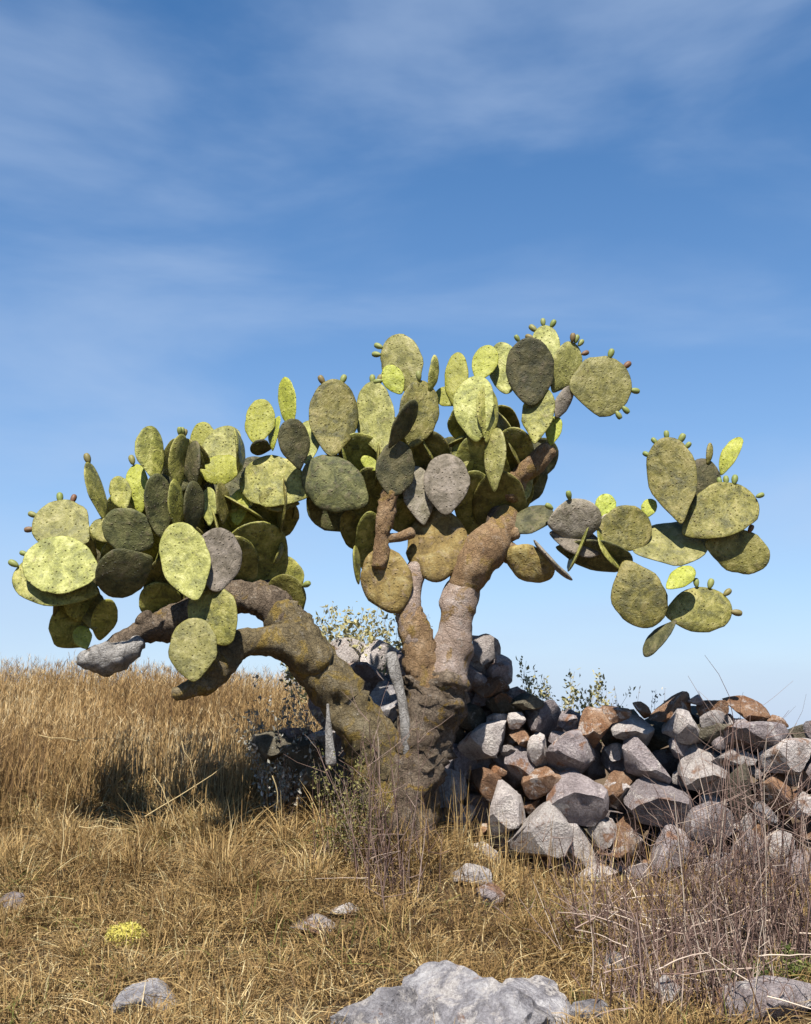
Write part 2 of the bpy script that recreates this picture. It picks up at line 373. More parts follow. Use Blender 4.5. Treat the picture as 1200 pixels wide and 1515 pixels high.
def pad_mesh(L, W, T, seed, mat, base=0.55, p=1.22, bend=0.0):
    rnd = random.Random(seed)
    nphi, rings = 36, 6
    V, F = [], []
    cz = 0.54 * L
    b1, b2 = bend + rnd.uniform(-0.25, 0.25), rnd.uniform(-0.35, 0.35)
    ph = rnd.uniform(0, 6.28); lob = rnd.uniform(0.015, 0.05)
    rim = []
    for k in range(nphi):
        phi = 2 * math.pi * k / nphi
        v = 0.5 - 0.5 * math.cos(phi)
        uu = v ** p
        hw = math.sqrt(max(0, 1 - (2 * uu - 1) ** 2))
        s = min(1, v / 0.42); s = s * s * (3 - 2 * s)
        hw *= base + (1 - base) * s
        wob = 1 + lob * math.sin(3 * phi + ph) + 0.018 * math.sin(9 * phi + 2 * ph) + rnd.uniform(-0.02, 0.02)
        rim.append((W / 2 * hw * (1 if phi < math.pi else -1) * wob if 0 < k < nphi else 0.0, L * v if v < 0.9 else L * (0.9 + (v - 0.9) * wob)))
    S = [0.0, 0.3, 0.55, 0.76, 0.9, 0.975]
    def y_at(x, z, s, side):
        th = T * (1 - s ** 3.2) ** 0.5 if s < 1 else 0
        th *= 0.75 + 0.25 * min(1, abs(s))
        q = Vector((x * 11 + seed, side * 3.1, z * 11))
        th *= 1 + 0.35 * mnoise.noise(q)
        curve = b1 * x * x / max(W, .05) + b2 * ((z - cz) ** 2) / max(L, .05) * 0.8
        return side * th + curve
    for side in (-1, 1):
        V.append((0, y_at(0, cz, 0, side), cz))
        for s in S[1:]:
            for (x, z) in rim:
                xx, zz = x * s, cz + (z - cz) * s
                V.append((xx, y_at(xx, zz, s, side), zz))
    nside = 1 + (rings - 1) * nphi
    rim0 = len(V)
    for (x, z) in rim: V.append((x, y_at(x, z, 1, 0), z))
    tri = []
    for si, side in enumerate((-1, 1)):
        o = si * nside
        def q(a, b, c, d): F.append((a, b, c, d) if side < 0 else (d, c, b, a))
        for k in range(nphi):
            k2 = (k + 1) % nphi
            a, b = o + 1 + k, o + 1 + k2
            tri.append((o, b, a) if side < 0 else (o, a, b))
            for r in range(rings - 2):
                q(o + 1 + r * nphi + k, o + 1 + r * nphi + k2, o + 1 + (r + 1) * nphi + k2, o + 1 + (r + 1) * nphi + k)
            l = o + 1 + (rings - 2) * nphi
            q(l + k, l + k2, rim0 + k2, rim0 + k)
    me = bpy.data.meshes.new('pad'); me.from_pydata(V, [], F + tri)
    me.polygons.foreach_set('use_smooth', [True] * len(me.polygons)); me.materials.append(mat); me.update()
    return me
def ovoid_mesh(name, mat):
    prof = [(0.0, 0.12), (0.06, 0.2), (0.25, 0.32), (0.5, 0.4), (0.75, 0.39), (0.92, 0.31), (0.99, 0.22), (0.94, 0.06)]
    n = 10; V = []; F = []
    for z, r in prof:
        for k in range(n): V.append((r * math.cos(2 * math.pi * k / n), r * math.sin(2 * math.pi * k / n), z))
    for i in range(len(prof) - 1):
        for k in range(n): F.append((i * n + k, i * n + (k + 1) % n, (i + 1) * n + (k + 1) % n, (i + 1) * n + k))
    F.append(tuple(range(n))[::-1]); F.append(tuple(range((len(prof) - 1) * n, len(prof) * n)))
    me = bpy.data.meshes.new(name); me.from_pydata(V, [], F); me.polygons.foreach_set('use_smooth', [True] * len(F)); me.materials.append(mat); me.update()
    return me

# ---------------------------------------------------------------- the prickly pear
base_pt = at(600, 1262, 7.0)
cactus = empty('prickly_pear_tree', (base_pt.x, 7.0, gz(base_pt.x, 7.0)), 'old tree-like prickly pear cactus with thick trunks and many green pads beside the stone wall', 'cactus')
LIMBS = [  # name, material, roughness, knobs, points (photo px, px, distance, radius px)
    ('trunk', BARK_DARK, 0.22, 0.35, [(598, 1330, 7.0, 40), (604, 1250, 7.0, 36), (612, 1170, 7.0, 36), (624, 1100, 7.0, 40), (640, 1040, 7.0, 45), (652, 1000, 7.0, 42)]),
    ('trunk', BARK_LICHEN, 0.26, 0.30, [(592, 1270, 7.1, 36), (574, 1170, 7.05, 36), (548, 1096, 7.0, 36), (508, 1040, 6.98, 34), (472, 984, 6.95, 32), (438, 935, 6.95, 29), (415, 905, 7.0, 26)]),
    ('branch', BARK_LICHEN, 0.22, 0.15, [(470, 985, 6.9, 30), (425, 948, 6.84, 27), (385, 950, 6.8, 22), (350, 957, 6.76, 20), (328, 982, 6.72, 21), (308, 1006, 6.7, 19), (285, 1018, 6.66, 15), (260, 1028, 6.62, 11)]),
    ('branch', BARK_DARK, 0.20, 0.18, [(430, 925, 7.0, 30), (400, 893, 7.05, 28), (365, 884, 7.05, 24), (325, 884, 7.0, 21), (290, 900, 6.95, 22), (255, 922, 6.9, 24), (225, 930, 6.86, 20), (195, 942, 6.82, 17), (160, 962, 6.78, 15), (130, 975, 6.75, 12)]),
    ('branch', BARK_DARK, 0.2, 0.15, [(412, 900, 7.02, 26), (390, 868, 7.25, 22), (360, 840, 7.55, 18), (320, 815, 7.9, 14)]),
    ('branch', BARK_DARK, 0.2, 0.15, [(300, 896, 6.98, 20), (275, 868, 7.2, 17), (245, 840, 7.55, 14)]),
    ('branch', BARK_DARK, 0.2, 0.15, [(742, 782, 7.0, 20), (735, 750, 7.25, 18), (725, 715, 7.6, 15)]),
    ('branch', BARK_DARK, 0.2, 0.15, [(640, 820, 7.02, 18), (625, 785, 7.2, 16), (605, 745, 7.5, 14)]),
    ('branch', BARK_BLEACHED, 0.30, 0.25, [(206, 948, 6.80, 12), (180, 968, 6.76, 20), (152, 974, 6.73, 22), (130, 976, 6.71, 15), (121, 968, 6.70, 8)]),
    ('branch', BARK_DARK, 0.2, 0.1, [(225, 928, 6.84, 15), (212, 912, 6.82, 14)]),
    ('branch', BARK_BROWN, 0.12, 0.25, [(645, 1020, 6.98, 38), (628, 985, 6.95, 28), (616, 945, 6.93, 23), (606, 910, 6.93, 20), (604, 890, 6.94, 17)]),
    ('branch', BARK_GREY, 0.10, 0.05, [(616, 950, 6.93, 21), (605, 905, 6.93, 19), (608, 870, 6.97, 16), (620, 838, 7.0, 16), (640, 820, 7.02, 18)]),
    ('branch', BARK_GREY, 0.12, 0.06, [(655, 1010, 7.0, 38), (668, 965, 6.98, 30), (674, 925, 6.96, 25), (678, 890, 6.96, 27), (690, 856, 6.97, 24)]),
    ('branch', BARK_BROWN, 0.10, 0.06, [(684, 870, 6.96, 24), (700, 838, 6.95, 31), (722, 808, 6.95, 33), (742, 782, 6.98, 22), (750, 760, 7.05, 18)]),
    ('branch', BARK_BROWN, 0.30, 0.40, [(562, 838, 6.86, 10), (566, 800, 6.86, 10), (569, 765, 6.85, 12), (577, 728, 6.84, 12)]),
    ('branch', BARK_BROWN, 0.12, 0.1, [(566, 796, 6.87, 8), (588, 795, 6.88, 7), (610, 788, 6.9, 9)]),
    ('branch', BARK_BROWN, 0.12, 0.1, [(752, 735, 7.08, 20), (768, 706, 7.05, 16), (790, 688, 7.0, 17), (812, 664, 6.98, 15)]),
    ('branch', BARK_BROWN, 0.12, 0.1, [(738, 800, 6.97, 16), (752, 792, 6.95, 12), (765, 788, 6.94, 10)]),
    ('branch', BARK_BROWN, 0.12, 0.1, [(740, 812, 6.97, 18), (760, 822, 6.95, 16), (775, 828, 6.94, 14)]),
]
for i, (nm, mat, ro, kn, pts) in enumerate(LIMBS):
    me, M = limb_mesh(nm, pts, mat, ro, i + 1, knobs=kn)
    obj(nm, me, cactus, M)
# base px, tip px, apparent width px, distance, tip's extra distance, turn (deg), kind, fruits px
PADS = [
    # left crown
    (138, 874, 24, 846, 74, 6.62, .00, 22, 'm', [(21, 834)]),
    (140, 852, 42, 824, 82, 6.56, .02, 20, 'p', [(37, 819)]),
    (128, 802, 62, 758, 76, 6.64, .05, 15, 'p', [(87, 738), (105, 737), (50, 762), (56, 786)]),
    (152, 766, 133, 688, 27, 6.70, .05, 66, 'm', [(126, 702), (123, 726), (133, 684)]),
    (222, 806, 158, 766, 62, 6.62, -.05, -12, 'o', []),
    (168, 800, 140, 772, 34, 6.68, .0, 10, 'm', []),
    (222, 828, 148, 866, 68, 6.52, -.04, -25, 'o', []),
    (226, 708, 222, 634, 42, 6.80, .04, 35, 'm', []),
    (206, 754, 199, 688, 34, 6.84, .06, -20, 'y', [(194, 676)]),
    (187, 754, 172, 708, 32, 6.80, .05, -20, 'm', []),
    (236, 792, 230, 704, 42, 6.66, -.06, 40, 'o', []),
    (262, 782, 260, 712, 26, 6.70, .0, 62, 'm', []),
    (259, 722, 268, 646, 30, 6.74, .0, 56, 'm', [(271, 636), (258, 652), (278, 657)]),
    (284, 718, 284, 654, 28, 6.74, .03, -55, 'o', []),
    (284, 784, 287, 714, 32, 6.68, -.06, 50, 'o', []),
    (300, 692, 300, 627, 38, 6.98, .05, -15, 'y', []),
    (334, 696, 327, 634, 58, 6.90, .10, -20, 'p', []),
    (356, 694, 300, 694, 44, 6.86, .05, 25, 'y', []),
    (357, 694, 351, 635, 15, 6.84, .02, 78, 'm', []),
    (381, 656, 387, 594, 43, 6.86, .06, -18, 'y', []),
    (400, 664, 372, 660, 34, 6.92, -.06, -40, 'o', []),
    (430, 630, 420, 560, 27, 6.90, .03, -40, 'y', []),
    (402, 664, 410, 617, 16, 6.88, .02, -60, 'y', []),
    (442, 692, 432, 622, 46, 6.76, -.05, 30, 'o', []),
    (455, 684, 457, 624, 38, 6.88, .08, -25, 'p', []),
    (456, 724, 358, 702, 74, 6.84, .08, 22, 'm', []),
    (440, 745, 385, 735, 34, 6.90, -.05, 10, 'm', []),
    (330, 774, 328, 716, 24, 6.82, .0, 60, 'm', []),
    (350, 774, 357, 724, 30, 6.90, .06, -25, 'y', []),
    (312, 776, 309, 724, 24, 6.84, .04, -40, 'p', []),
    (292, 884, 260, 780, 68, 6.52, .10, -12, 'p', []),
    (318, 872, 326, 785, 66, 6.60, .04, 10, 'g', []),
    (336, 948, 297, 870, 66, 6.56, .07, -10, 'm', []),
    (287, 1004, 286, 918, 66, 6.50, .06, -14, 'p', []),
    (126, 952, 86, 902, 60, 6.9, -.12, 20, 'D', []),
    (138, 928, 135, 877, 36, 6.82, .08, -15, 'm', []),
    (148, 944, 160, 888, 34, 6.82, -.08, 10, 'D', []),
    (128, 958, 116, 928, 26, 6.74, .04, -10, 'y', []),
    # the inner mass of the left crown
    (388, 892, 370, 775, 92, 7.06, -.05, 10, 'D', []),
    (380, 800, 424, 738, 66, 7.06, -.10, 15, 'D', []),
    (404, 905, 440, 860, 58, 7.04, -.10, -5, 'D', [(446, 868)]),
    (348, 890, 345, 796, 66, 7.00, -.04, 0, 'D', []),
    (256, 920, 220, 868, 54, 6.90, -.05, 0, 'D', []),
    (258, 924, 240, 826, 70, 6.96, -.05, 20, 'D', []),
    (300, 900, 285, 800, 66, 6.96, -.03, -10, 'D', []),
    (345, 815, 350, 755, 66, 7.02, -.02, 0, 'D', []),
    (408, 800, 398, 752, 62, 7.10, -.06, 0, 'D', []),
    (250, 838, 236, 765, 60, 6.86, -.05, 0, 'D', []),
    (190, 862, 172, 800, 56, 6.84, .0, 0, 'D', []),
    (284, 812, 262, 752, 60, 6.86, -.03, 20, 'D', []),
    (150, 905, 100, 872, 56, 6.84, -.10, 15, 'D', []),
    (408, 834, 419, 802, 10, 7.05, .0, 70, 'm', []),
    # middle crown
    (588, 902, 558, 816, 72, 6.88, .03, -8, 'c', []),
    (529, 862, 525, 809, 13, 6.90, .0, 74, 'm', []),
    (646, 856, 647, 757, 88, 6.93, .10, -8, 'c', []),
    (660, 757, 661, 674, 64, 6.86, .05, -5, 'g', []),
    (627, 772, 612, 692, 48, 6.92, .02, 18, 'g', []),
    (580, 730, 590, 656, 56, 6.82, .00, 15, 'o', []),
    (558, 696, 537, 677, 18, 6.86, .03, 10, 'y', []),
    (538, 742, 453, 690, 76, 6.80, .02, 6, 'o', []),
    (489, 672, 497, 567, 70, 6.86, .06, 10, 'm', [(477, 562), (507, 562)]),
    (566, 670, 548, 571, 58, 6.92, .10, -22, 'p', [(549, 560), (561, 566)]),
    (577, 660, 614, 595, 30, 6.76, -.04, 48, 'o', []),
    (610, 656, 628, 566, 58, 6.86, .06, 20, 'm', [(620, 560)]),
    (638, 577, 646, 527, 16, 6.92, .02, 50, 'm', []),
    (608, 574, 580, 499, 62, 7.00, .08, -15, 'p', [(549, 517), (558, 508)]),
    (593, 581, 572, 543, 31, 6.94, .04, -5, 'y', [(561, 562)]),
    (672, 596, 677, 523, 34, 7.00, .05, -15, 'y', []),
    (672, 598, 648, 577, 30, 7.02, .05, 10, 'y', []),
    (704, 647, 700, 558, 58, 6.84, .08, -15, 'p', []),
    (722, 650, 722, 572, 34, 6.84, .05, 42, 'm', []),
    (708, 562, 725, 513, 36, 6.96, .04, -10, 'y', []),
    (752, 580, 740, 510, 46, 7.00, .06, -12, 'p', []),
    (785, 596, 784, 503, 68, 6.88, -.05, 8, 'o', [(767, 503)]),
    (812, 545, 804, 484, 40, 7.00, .05, -10, 'p', [(794, 490), (804, 483), (815, 488), (790, 500)]),
    (822, 576, 852, 510, 46, 6.94, .03, 25, 'p', [(847, 501), (855, 498), (863, 503), (863, 524), (861, 552)]),
    (846, 574, 930, 566, 86, 6.94, .06, -14, 'p', [(903, 524), (927, 541), (929, 576), (912, 594), (908, 604)]),
    (792, 654, 801, 577, 46, 6.86, .05, -15, 'm', []),
    (815, 657, 823, 617, 23, 6.94, .02, -10, 'y', []),
    (822, 616, 845, 573, 24, 6.94, .00, 30, 'g', []),
    (730, 722, 733, 635, 30, 6.80, .05, -35, 'p', []),
    (682, 697, 682, 646, 28, 6.96, .06, -10, 'm', []),
    (766, 748, 775, 684, 34, 7.10, .0, 20, 'm', []),
    # the inner mass of the middle crown
    (722, 768, 705, 650, 78, 7.08, -.03, 10, 'D', []),
    (756, 750, 760, 636, 64, 7.10, -.05, 0, 'D', []),
    (735, 800, 742, 700, 72, 7.08, -.08, 0, 'D', []),
    (705, 800, 702, 700, 60, 7.12, -.03, 0, 'D', []),
    (560, 728, 520, 646, 66, 7.06, -.03, 0, 'D', []),
    (620, 716, 640, 640, 62, 7.06, -.03, 0, 'D', []),
    (552, 856, 546, 760, 38, 7.0, -.03, 20, 'D', []),
    (549, 800, 545, 694, 54, 7.04, -.05, 10, 'D', []),
    (542, 818, 512, 758, 38, 7.05, -.08, 0, 'D', []),
    (600, 790, 595, 740, 60, 7.04, -.08, 0, 'D', []),
    (690, 660, 690, 600, 50, 7.10, -.02, 0, 'D', []),
    (600, 700, 600, 640, 56, 7.10, -.02, 0, 'D', []),
    # right arm
    (750, 788, 814, 755, 38, 6.94, .03, -35, 'o', []),
    (814, 774, 887, 764, 58, 6.88, -.03, 12, 'g', [(812, 750), (843, 741)]),
    (818, 788, 890, 812, 40, 6.92, .0, -30, 'g', []),
    (895, 764, 896, 732, 30, 7.02, .03, -10, 'y', []),
    (888, 786, 962, 778, 64, 6.90, .05, -10, 'm', []),
    (886, 775, 955, 762, 34, 6.98, .06, -30, 'g', []),
    (958, 764, 963, 739, 22, 7.0, .02, -10, 'y', []),
    (943, 818, 1046, 788, 66, 6.92, .10, -40, 'p', []),
    (1008, 770, 984, 653, 68, 6.86, .07, -5, 'm', [(959, 670), (972, 657), (986, 647), (1007, 647), (1016, 664)]),
    (1022, 772, 1050, 682, 54, 6.96, .02, 20, 'o', []),
    (1018, 784, 1114, 732, 76, 6.86, .05, -14, 'm', [(1068, 704), (1078, 707), (1087, 715), (1121, 734)]),
    (1067, 698, 1093, 647, 24, 6.98, .02, -30, 'y', []),
    (1048, 686, 1052, 656, 11, 6.98, .0, 50, 'm', []),
    (1047, 805, 1135, 826, 60, 6.94, -.02, -8, 'm', [(1111, 783)]),
    (926, 834, 964, 924, 72, 6.88, -.03, -4, 'm', []),
    (988, 870, 1024, 841, 28, 6.80, .05, -20, 'y', []),
    (989, 908, 1079, 896, 64, 6.92, .04, -14, 'm', [(1032, 858), (1055, 862), (1074, 879), (1079, 905)]),
    (996, 918, 954, 968, 25, 6.86, .0, 55, 'o', []),
    (752, 818, 818, 848, 54, 6.93, -.06, 20, 'c', []),
    (790, 804, 843, 858, 11, 6.82, -.04, 80, 'g', []),
    (828, 812, 932, 832, 46, 6.98, -.03, 48, 'o', []),
]
ri = random.Random(11)
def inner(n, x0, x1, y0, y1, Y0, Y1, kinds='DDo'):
    for _ in range(n):
        bx, by = ri.uniform(x0, x1), ri.uniform(y0, y1)
        a = ri.gauss(0, 0.6); L = ri.uniform(66, 88)
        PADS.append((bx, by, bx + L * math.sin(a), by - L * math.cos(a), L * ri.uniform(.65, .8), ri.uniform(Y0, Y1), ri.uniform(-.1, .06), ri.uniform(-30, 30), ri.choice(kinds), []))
inner(9, 200, 300, 800, 880, 6.95, 7.2)
inner(9, 310, 385, 820, 880, 7.08, 7.3)
inner(5, 180, 290, 730, 790, 6.95, 7.15)
inner(6, 560, 640, 710, 780, 7.1, 7.3)
inner(8, 690, 760, 700, 790, 7.12, 7.35)
inner(4, 520, 560, 740, 790, 7.08, 7.2)
# the far side of both crowns
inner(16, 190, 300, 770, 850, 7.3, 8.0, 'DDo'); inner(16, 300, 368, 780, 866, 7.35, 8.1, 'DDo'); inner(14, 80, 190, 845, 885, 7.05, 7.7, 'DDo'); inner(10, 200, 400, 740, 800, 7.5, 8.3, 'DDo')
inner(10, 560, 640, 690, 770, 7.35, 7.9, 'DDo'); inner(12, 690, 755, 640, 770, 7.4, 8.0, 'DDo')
# level pads added over the crowns' insides to keep the sun out
for (qx, qy, y0, dl, w) in [(405, 742, 7.25, -.42, 84), (360, 746, 7.22, -.40, 80), (430, 735, 7.3, -.40, 60), (330, 782, 7.2, -.40, 78), (290, 800, 7.15, -.38, 70), (250, 806, 7.12, -.36, 74), (200, 812, 7.05, -.34, 66), (130, 868, 7.0, -.34, 70), (100, 884, 6.98, -.32, 60),
                            (515, 672, 7.3, -.42, 76), (550, 690, 7.25, -.40, 70), (590, 676, 7.3, -.40, 74), (640, 664, 7.35, -.42, 76), (695, 652, 7.35, -.42, 76), (740, 646, 7.35, -.42, 76), (768, 664, 7.3, -.36, 50), (640, 770, 7.2, -.2, 70), (850, 806, 7.15, -.3, 70), (905, 812, 7.1, -.28, 60)]:
    PADS.append((qx, qy, qx + ri.uniform(-14, 14), qy + ri.uniform(-8, 8), w, y0, dl, ri.uniform(-12, 12), 'm', []))
FRUIT = ovoid_mesh('fruit', FRUITM)
view_from = EYE
for i, (bx_, by_, tx_, ty_, w, Y, tilt, yaw, kd, fruits) in enumerate(PADS):
    if kd == 'D':                                 # pads tilted tip towards us, face down, to darken the crowns' insides
        kd = 'm'; tilt = -0.8 * math.hypot(tx_ - bx_, ty_ - by_) * mpp(Y); Y -= tilt * 0.5
    P0, P1 = at(bx_, by_, Y), at(tx_, ty_, Y + tilt)
    z = (P1 - P0); L = z.length; z.normalize()
    P0 = P0 - z * L * 0.06; L *= 1.10; w = w * 1.12
    v = (view_from - P0).normalized()
    n = (v - z * v.dot(z)).normalized()
    n = Quaternion(z, RAD(yaw)) @ n
    x = z.cross(-n).normalized() * -1
    x = (-n).cross(z)
    Wa = w * mpp(Y); T = {'y': 0.009, 'm': 0.014, 'p': 0.013, 'o': 0.015, 'g': 0.016, 'c': 0.05}[kd]
    c, s = abs(math.cos(RAD(yaw))), abs(math.sin(RAD(yaw)))
    W = min(max((Wa - 2 * T * s * 0.8) / max(c, 0.12), 0.38 * L), 0.98 * L if abs(yaw) > 25 else 2 * L)
    me = pad_mesh(L, W, T, i * 3 + 1, PADM[kd], base=random.Random(i + 5).uniform(0.55, 0.85) if kd != 'c' else 0.8, p=random.Random(i).uniform(1.0, 1.28) if kd != 'c' else 1.0)
    M = Matrix((( x.x, -n.x, z.x, P0.x), (x.y, -n.y, z.y, P0.y), (x.z, -n.z, z.z, P0.z), (0, 0, 0, 1)))
    po = obj('pad', me, cactus, M)
    cen = P0 + z * L * 0.55
    for j, (fx, fy) in enumerate(fruits):
        fp = at(fx, fy, Y + tilt * 0.9) - (P0 + z * L * 0.5)
        cxx, czz = fp.dot(x), fp.dot(z)
        rl = math.hypot(cxx, czz); cxx /= rl; czz /= rl
        rad_ = 1 / math.sqrt((cxx / (W * 0.5)) ** 2 + (czz / (L * 0.5)) ** 2)
        d = (x * cxx / (W * .5) ** 2 + z * czz / (L * .5) ** 2).normalized() + (x * cxx + z * czz) * 0.6
        d.normalize()
        fb = P0 + z * L * 0.5 + (x * cxx + z * czz) * rad_ * 0.965
        rr = random.Random(i * 31 + j)
        ln = rr.uniform(0.052, 0.070)
        q = d.to_track_quat('Z', 'Y').to_matrix().to_4x4()
        obj('fruit', FRUIT, po, Matrix.Translation(fb) @ q @ Matrix.Diagonal((ln * 0.78, ln * 0.78, ln, 1)))
# ---------------------------------------------------------------- stones
def rock_mesh(name, seed, mat, sub=3, cuts=11, rough=0.02, lo=0.42, hi=0.85):
    import bmesh
    rnd = random.Random(seed)
    bm = bmesh.new(); bmesh.ops.create_icosphere(bm, subdivisions=sub, radius=1.0)
    V = np.array([v.co[:] for v in bm.verts])
    for k in range(cuts):
        nn = np.array([rnd.gauss(0, 1) for _ in range(3)]); nn /= np.linalg.norm(nn)
        d = rnd.uniform(lo, hi); e = V @ nn - d
        V = V - np.outer(np.maximum(e, 0) * 0.97, nn)
    mn, mxx = V.min(0), V.max(0); V = (V - (mn + mxx) / 2) / (mxx - mn)
    for i in range(len(V)):
        q = Vector(V[i] * 3.1) + Vector((seed, 0, seed * 0.3))
        V[i] *= 1 + rough * 2.2 * mnoise.noise(q) + rough * 1.6 * mnoise.noise(q * 3.3)
    for v_, c_ in zip(bm.verts, V): v_.co = c_
    me = bpy.data.meshes.new(name); bm.to_mesh(me); bm.free()
    me.polygons.foreach_set('use_smooth', [True] * len(me.polygons)); me.materials.append(mat)
    me.set_sharp_from_angle(angle=RAD(24)); me.update()
    return me
ROCKS = {k: [rock_mesh('stone', 100 + 17 * j + ord(k), ROCKM[k], cuts=9 + j % 3, lo=0.36, hi=0.68, rough=0.03) for j in range(9)] for k in ROCKM}
def wall_Y(px): return 7.62 - 0.42 * np.clip((px - 640) / 560, -0.6, 1.3)
b = at(920, 1300, float(wall_Y(920)))
wall = empty('dry_stone_wall', (b.x, b.y, gz(b.x, b.y)), 'tumbled dry stone wall of grey, pale and rusty stones running behind the cactus trunk', 'wall')
STONES = [  # centre px, width, height, turn in the picture, kind, nearer by (m)
    (660, 1165, 64, 52, 0, 'p', .1), (668, 1207, 46, 42, 10, 'g', .1), (666, 1236, 48, 26, 10, 'p', .12), (714, 1275, 46, 54, 0, 'p', .12), (668, 1268, 46, 36, 0, 'g', .12),
    (745, 1193, 54, 76, 8, 'p', .08), (801, 1225, 86, 80, -15, 'p', .15), (800, 1280, 40, 28, 0, 'r', .08), (856, 1254, 48, 84, 38, 'p', .05), (855, 1180, 84, 74, -8, 'g', .12),
    (807, 1156, 66, 46, 5, 'r', .02), (721, 1157, 36, 50, 35, 'r', .0), (770, 1130, 44, 50, -10, 'g', .0), (797, 1111, 34, 46, 25, 'p', .02), (771, 1092, 30, 32, 10, 'r', .0),
    (717, 1097, 78, 50, 18, 'p', -.02), (846, 1117, 70, 66, 20, 'g', .03), (806, 1062, 54, 56, -15, 'g', -.1), (780, 1040, 44, 30, 25, 'd', .0), (725, 1016, 54, 30, 4, 'r', -.05),
    (738, 998, 40, 40, 0, 'g', -.1), (748, 1046, 56, 40, -10, 'd', -.06), (690, 1062, 64, 52, 0, 'd', -.05), (655, 1075, 60, 60, 0, 'd', -.1), (700, 1128, 76, 54, 0, 'g', -.1), (655, 1120, 60, 50, 0, 'g', -.05),
    (878, 1076, 44, 74, -28, 'r', .02), (908, 1056, 46, 34, 35, 'r', -.02), (907, 1168, 30, 74, -38, 'r', .06), (893, 1230, 40, 40, 20, 'p', .1), (886, 1306, 70, 52, 0, 'p', .12), (760, 1240, 50, 50, 0, 'g', .0),
    (936, 1080, 62, 44, -6, 'p', .04), (990, 1049, 62, 44, 8, 'r', -.03), (1012, 1076, 56, 46, -20, 'p', .03), (1052, 1052, 42, 30, 0, 'r', -.02), (1053, 1065, 38, 28, 0, 'p', .03), (1053, 1086, 56, 30, 0, 'd', .0),
    (1107, 1052, 76, 42, -8, 'r', -.04), (1122, 1090, 100, 44, -3, 'g', .04), (1164, 1119, 82, 50, 6, 'p', .08), (1066, 1099, 26, 20, 0, 'g', .04), (1085, 1120, 70, 26, -4, 'p', .03), (1043, 1142, 70, 76, 0, 'p', .06),
    (957, 1128, 80, 52, -28, 'g', .08), (973, 1187, 88, 66, -8, 'g', .13), (1005, 1106, 34, 30, 0, 'g', .0), (1058, 1186, 42, 20, -10, 'p', .06), (1047, 1217, 78, 62, -10, 'g', .12), (918, 1240, 68, 60, 10, 'r', .1),
    (995, 1252, 88, 62, 6, 'g', .15), (915, 1172, 36, 40, -20, 'p', .05), (1098, 1172, 48, 84, 5, 'd', .05), (1147, 1168, 56, 56, -20, 'r', .05), (1188, 1190, 42, 36, 0, 'p', .08), (1152, 1249, 46, 36, 10, 'p', .1),
    (1133, 1204, 34, 32, 0, 's', .1), (1108, 1252, 64, 52, 0, 'g', .06), (1180, 1292, 66, 58, 10, 'g', .12), (1066, 1288, 66, 52, -10, 'g', .12), (958, 1306, 68, 50, 0, 'g', .14), (1014, 1318, 60, 44, 0, 'p', .16), (1130, 1312, 66, 50, 0, 'r', .12),
    (1215, 1150, 60, 60, 0, 'g', .05), (1222, 1090, 70, 50, 0, 'g', .0), (1226, 1220, 76, 66, 0, 'r', .08), (1232, 1290, 76, 60, 0, 'g', .1), (1280, 1110, 80, 60, 0, 'p', .05), (1285, 1180, 80, 70, 0, 'g', .08), (1290, 1255, 80, 70, 0, 'g', .1), (1340, 1140, 80, 70, 0, 'r', .05), (1350, 1220, 80, 80, 0, 'g', .1), (1345, 1300, 80, 70, 0, 'g', .1),
    (1245, 1345, 80, 50, 0, 'p', .14), (1330, 1365, 80, 60, 0, 'g', .14),
    (718, 962, 40, 46, 0, 'p', -.1), (742, 985, 30, 34, 0, 'g', -.12), (700, 1000, 50, 50, 0, 'g', -.1), (712, 984, 60, 52, 0, 'p', -.2), (728, 1024, 60, 50, 0, 'g', -.22),
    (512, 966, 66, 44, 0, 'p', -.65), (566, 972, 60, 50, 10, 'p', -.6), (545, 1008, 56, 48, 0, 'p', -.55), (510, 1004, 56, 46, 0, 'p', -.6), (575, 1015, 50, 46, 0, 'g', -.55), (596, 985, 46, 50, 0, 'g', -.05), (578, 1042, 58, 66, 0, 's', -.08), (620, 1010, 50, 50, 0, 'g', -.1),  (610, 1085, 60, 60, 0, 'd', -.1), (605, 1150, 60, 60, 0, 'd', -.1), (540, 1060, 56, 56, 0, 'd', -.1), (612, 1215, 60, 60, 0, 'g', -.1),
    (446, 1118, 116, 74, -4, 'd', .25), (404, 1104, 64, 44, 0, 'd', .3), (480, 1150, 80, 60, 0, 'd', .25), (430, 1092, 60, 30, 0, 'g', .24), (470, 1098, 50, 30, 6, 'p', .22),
]
rs = random.Random(5)
def put_stone(px, py, w, h, rot, kd, Y, depth=None):
    p = at(px, py, Y); k = mpp(Y)
    sx, sz = w * k * 1.06, h * k * 1.06; sy = depth or rs.uniform(0.8, 1.2) * (sx * sz) ** 0.5
    M = Matrix.Translation(p) @ Matrix.Rotation(-RAD(rot), 4, 'Y') @ Matrix.Rotation(rs.uniform(-.3, .3), 4, 'Z') @ Matrix.Diagonal((sx, sy, sz, 1))
    obj('stone', rs.choice(ROCKS[kd]), wall, M)
for (px, py, w, h, rot, kd, near) in STONES:
    put_stone(px, py, w, h, rot, kd, float(wall_Y(px)) - near)
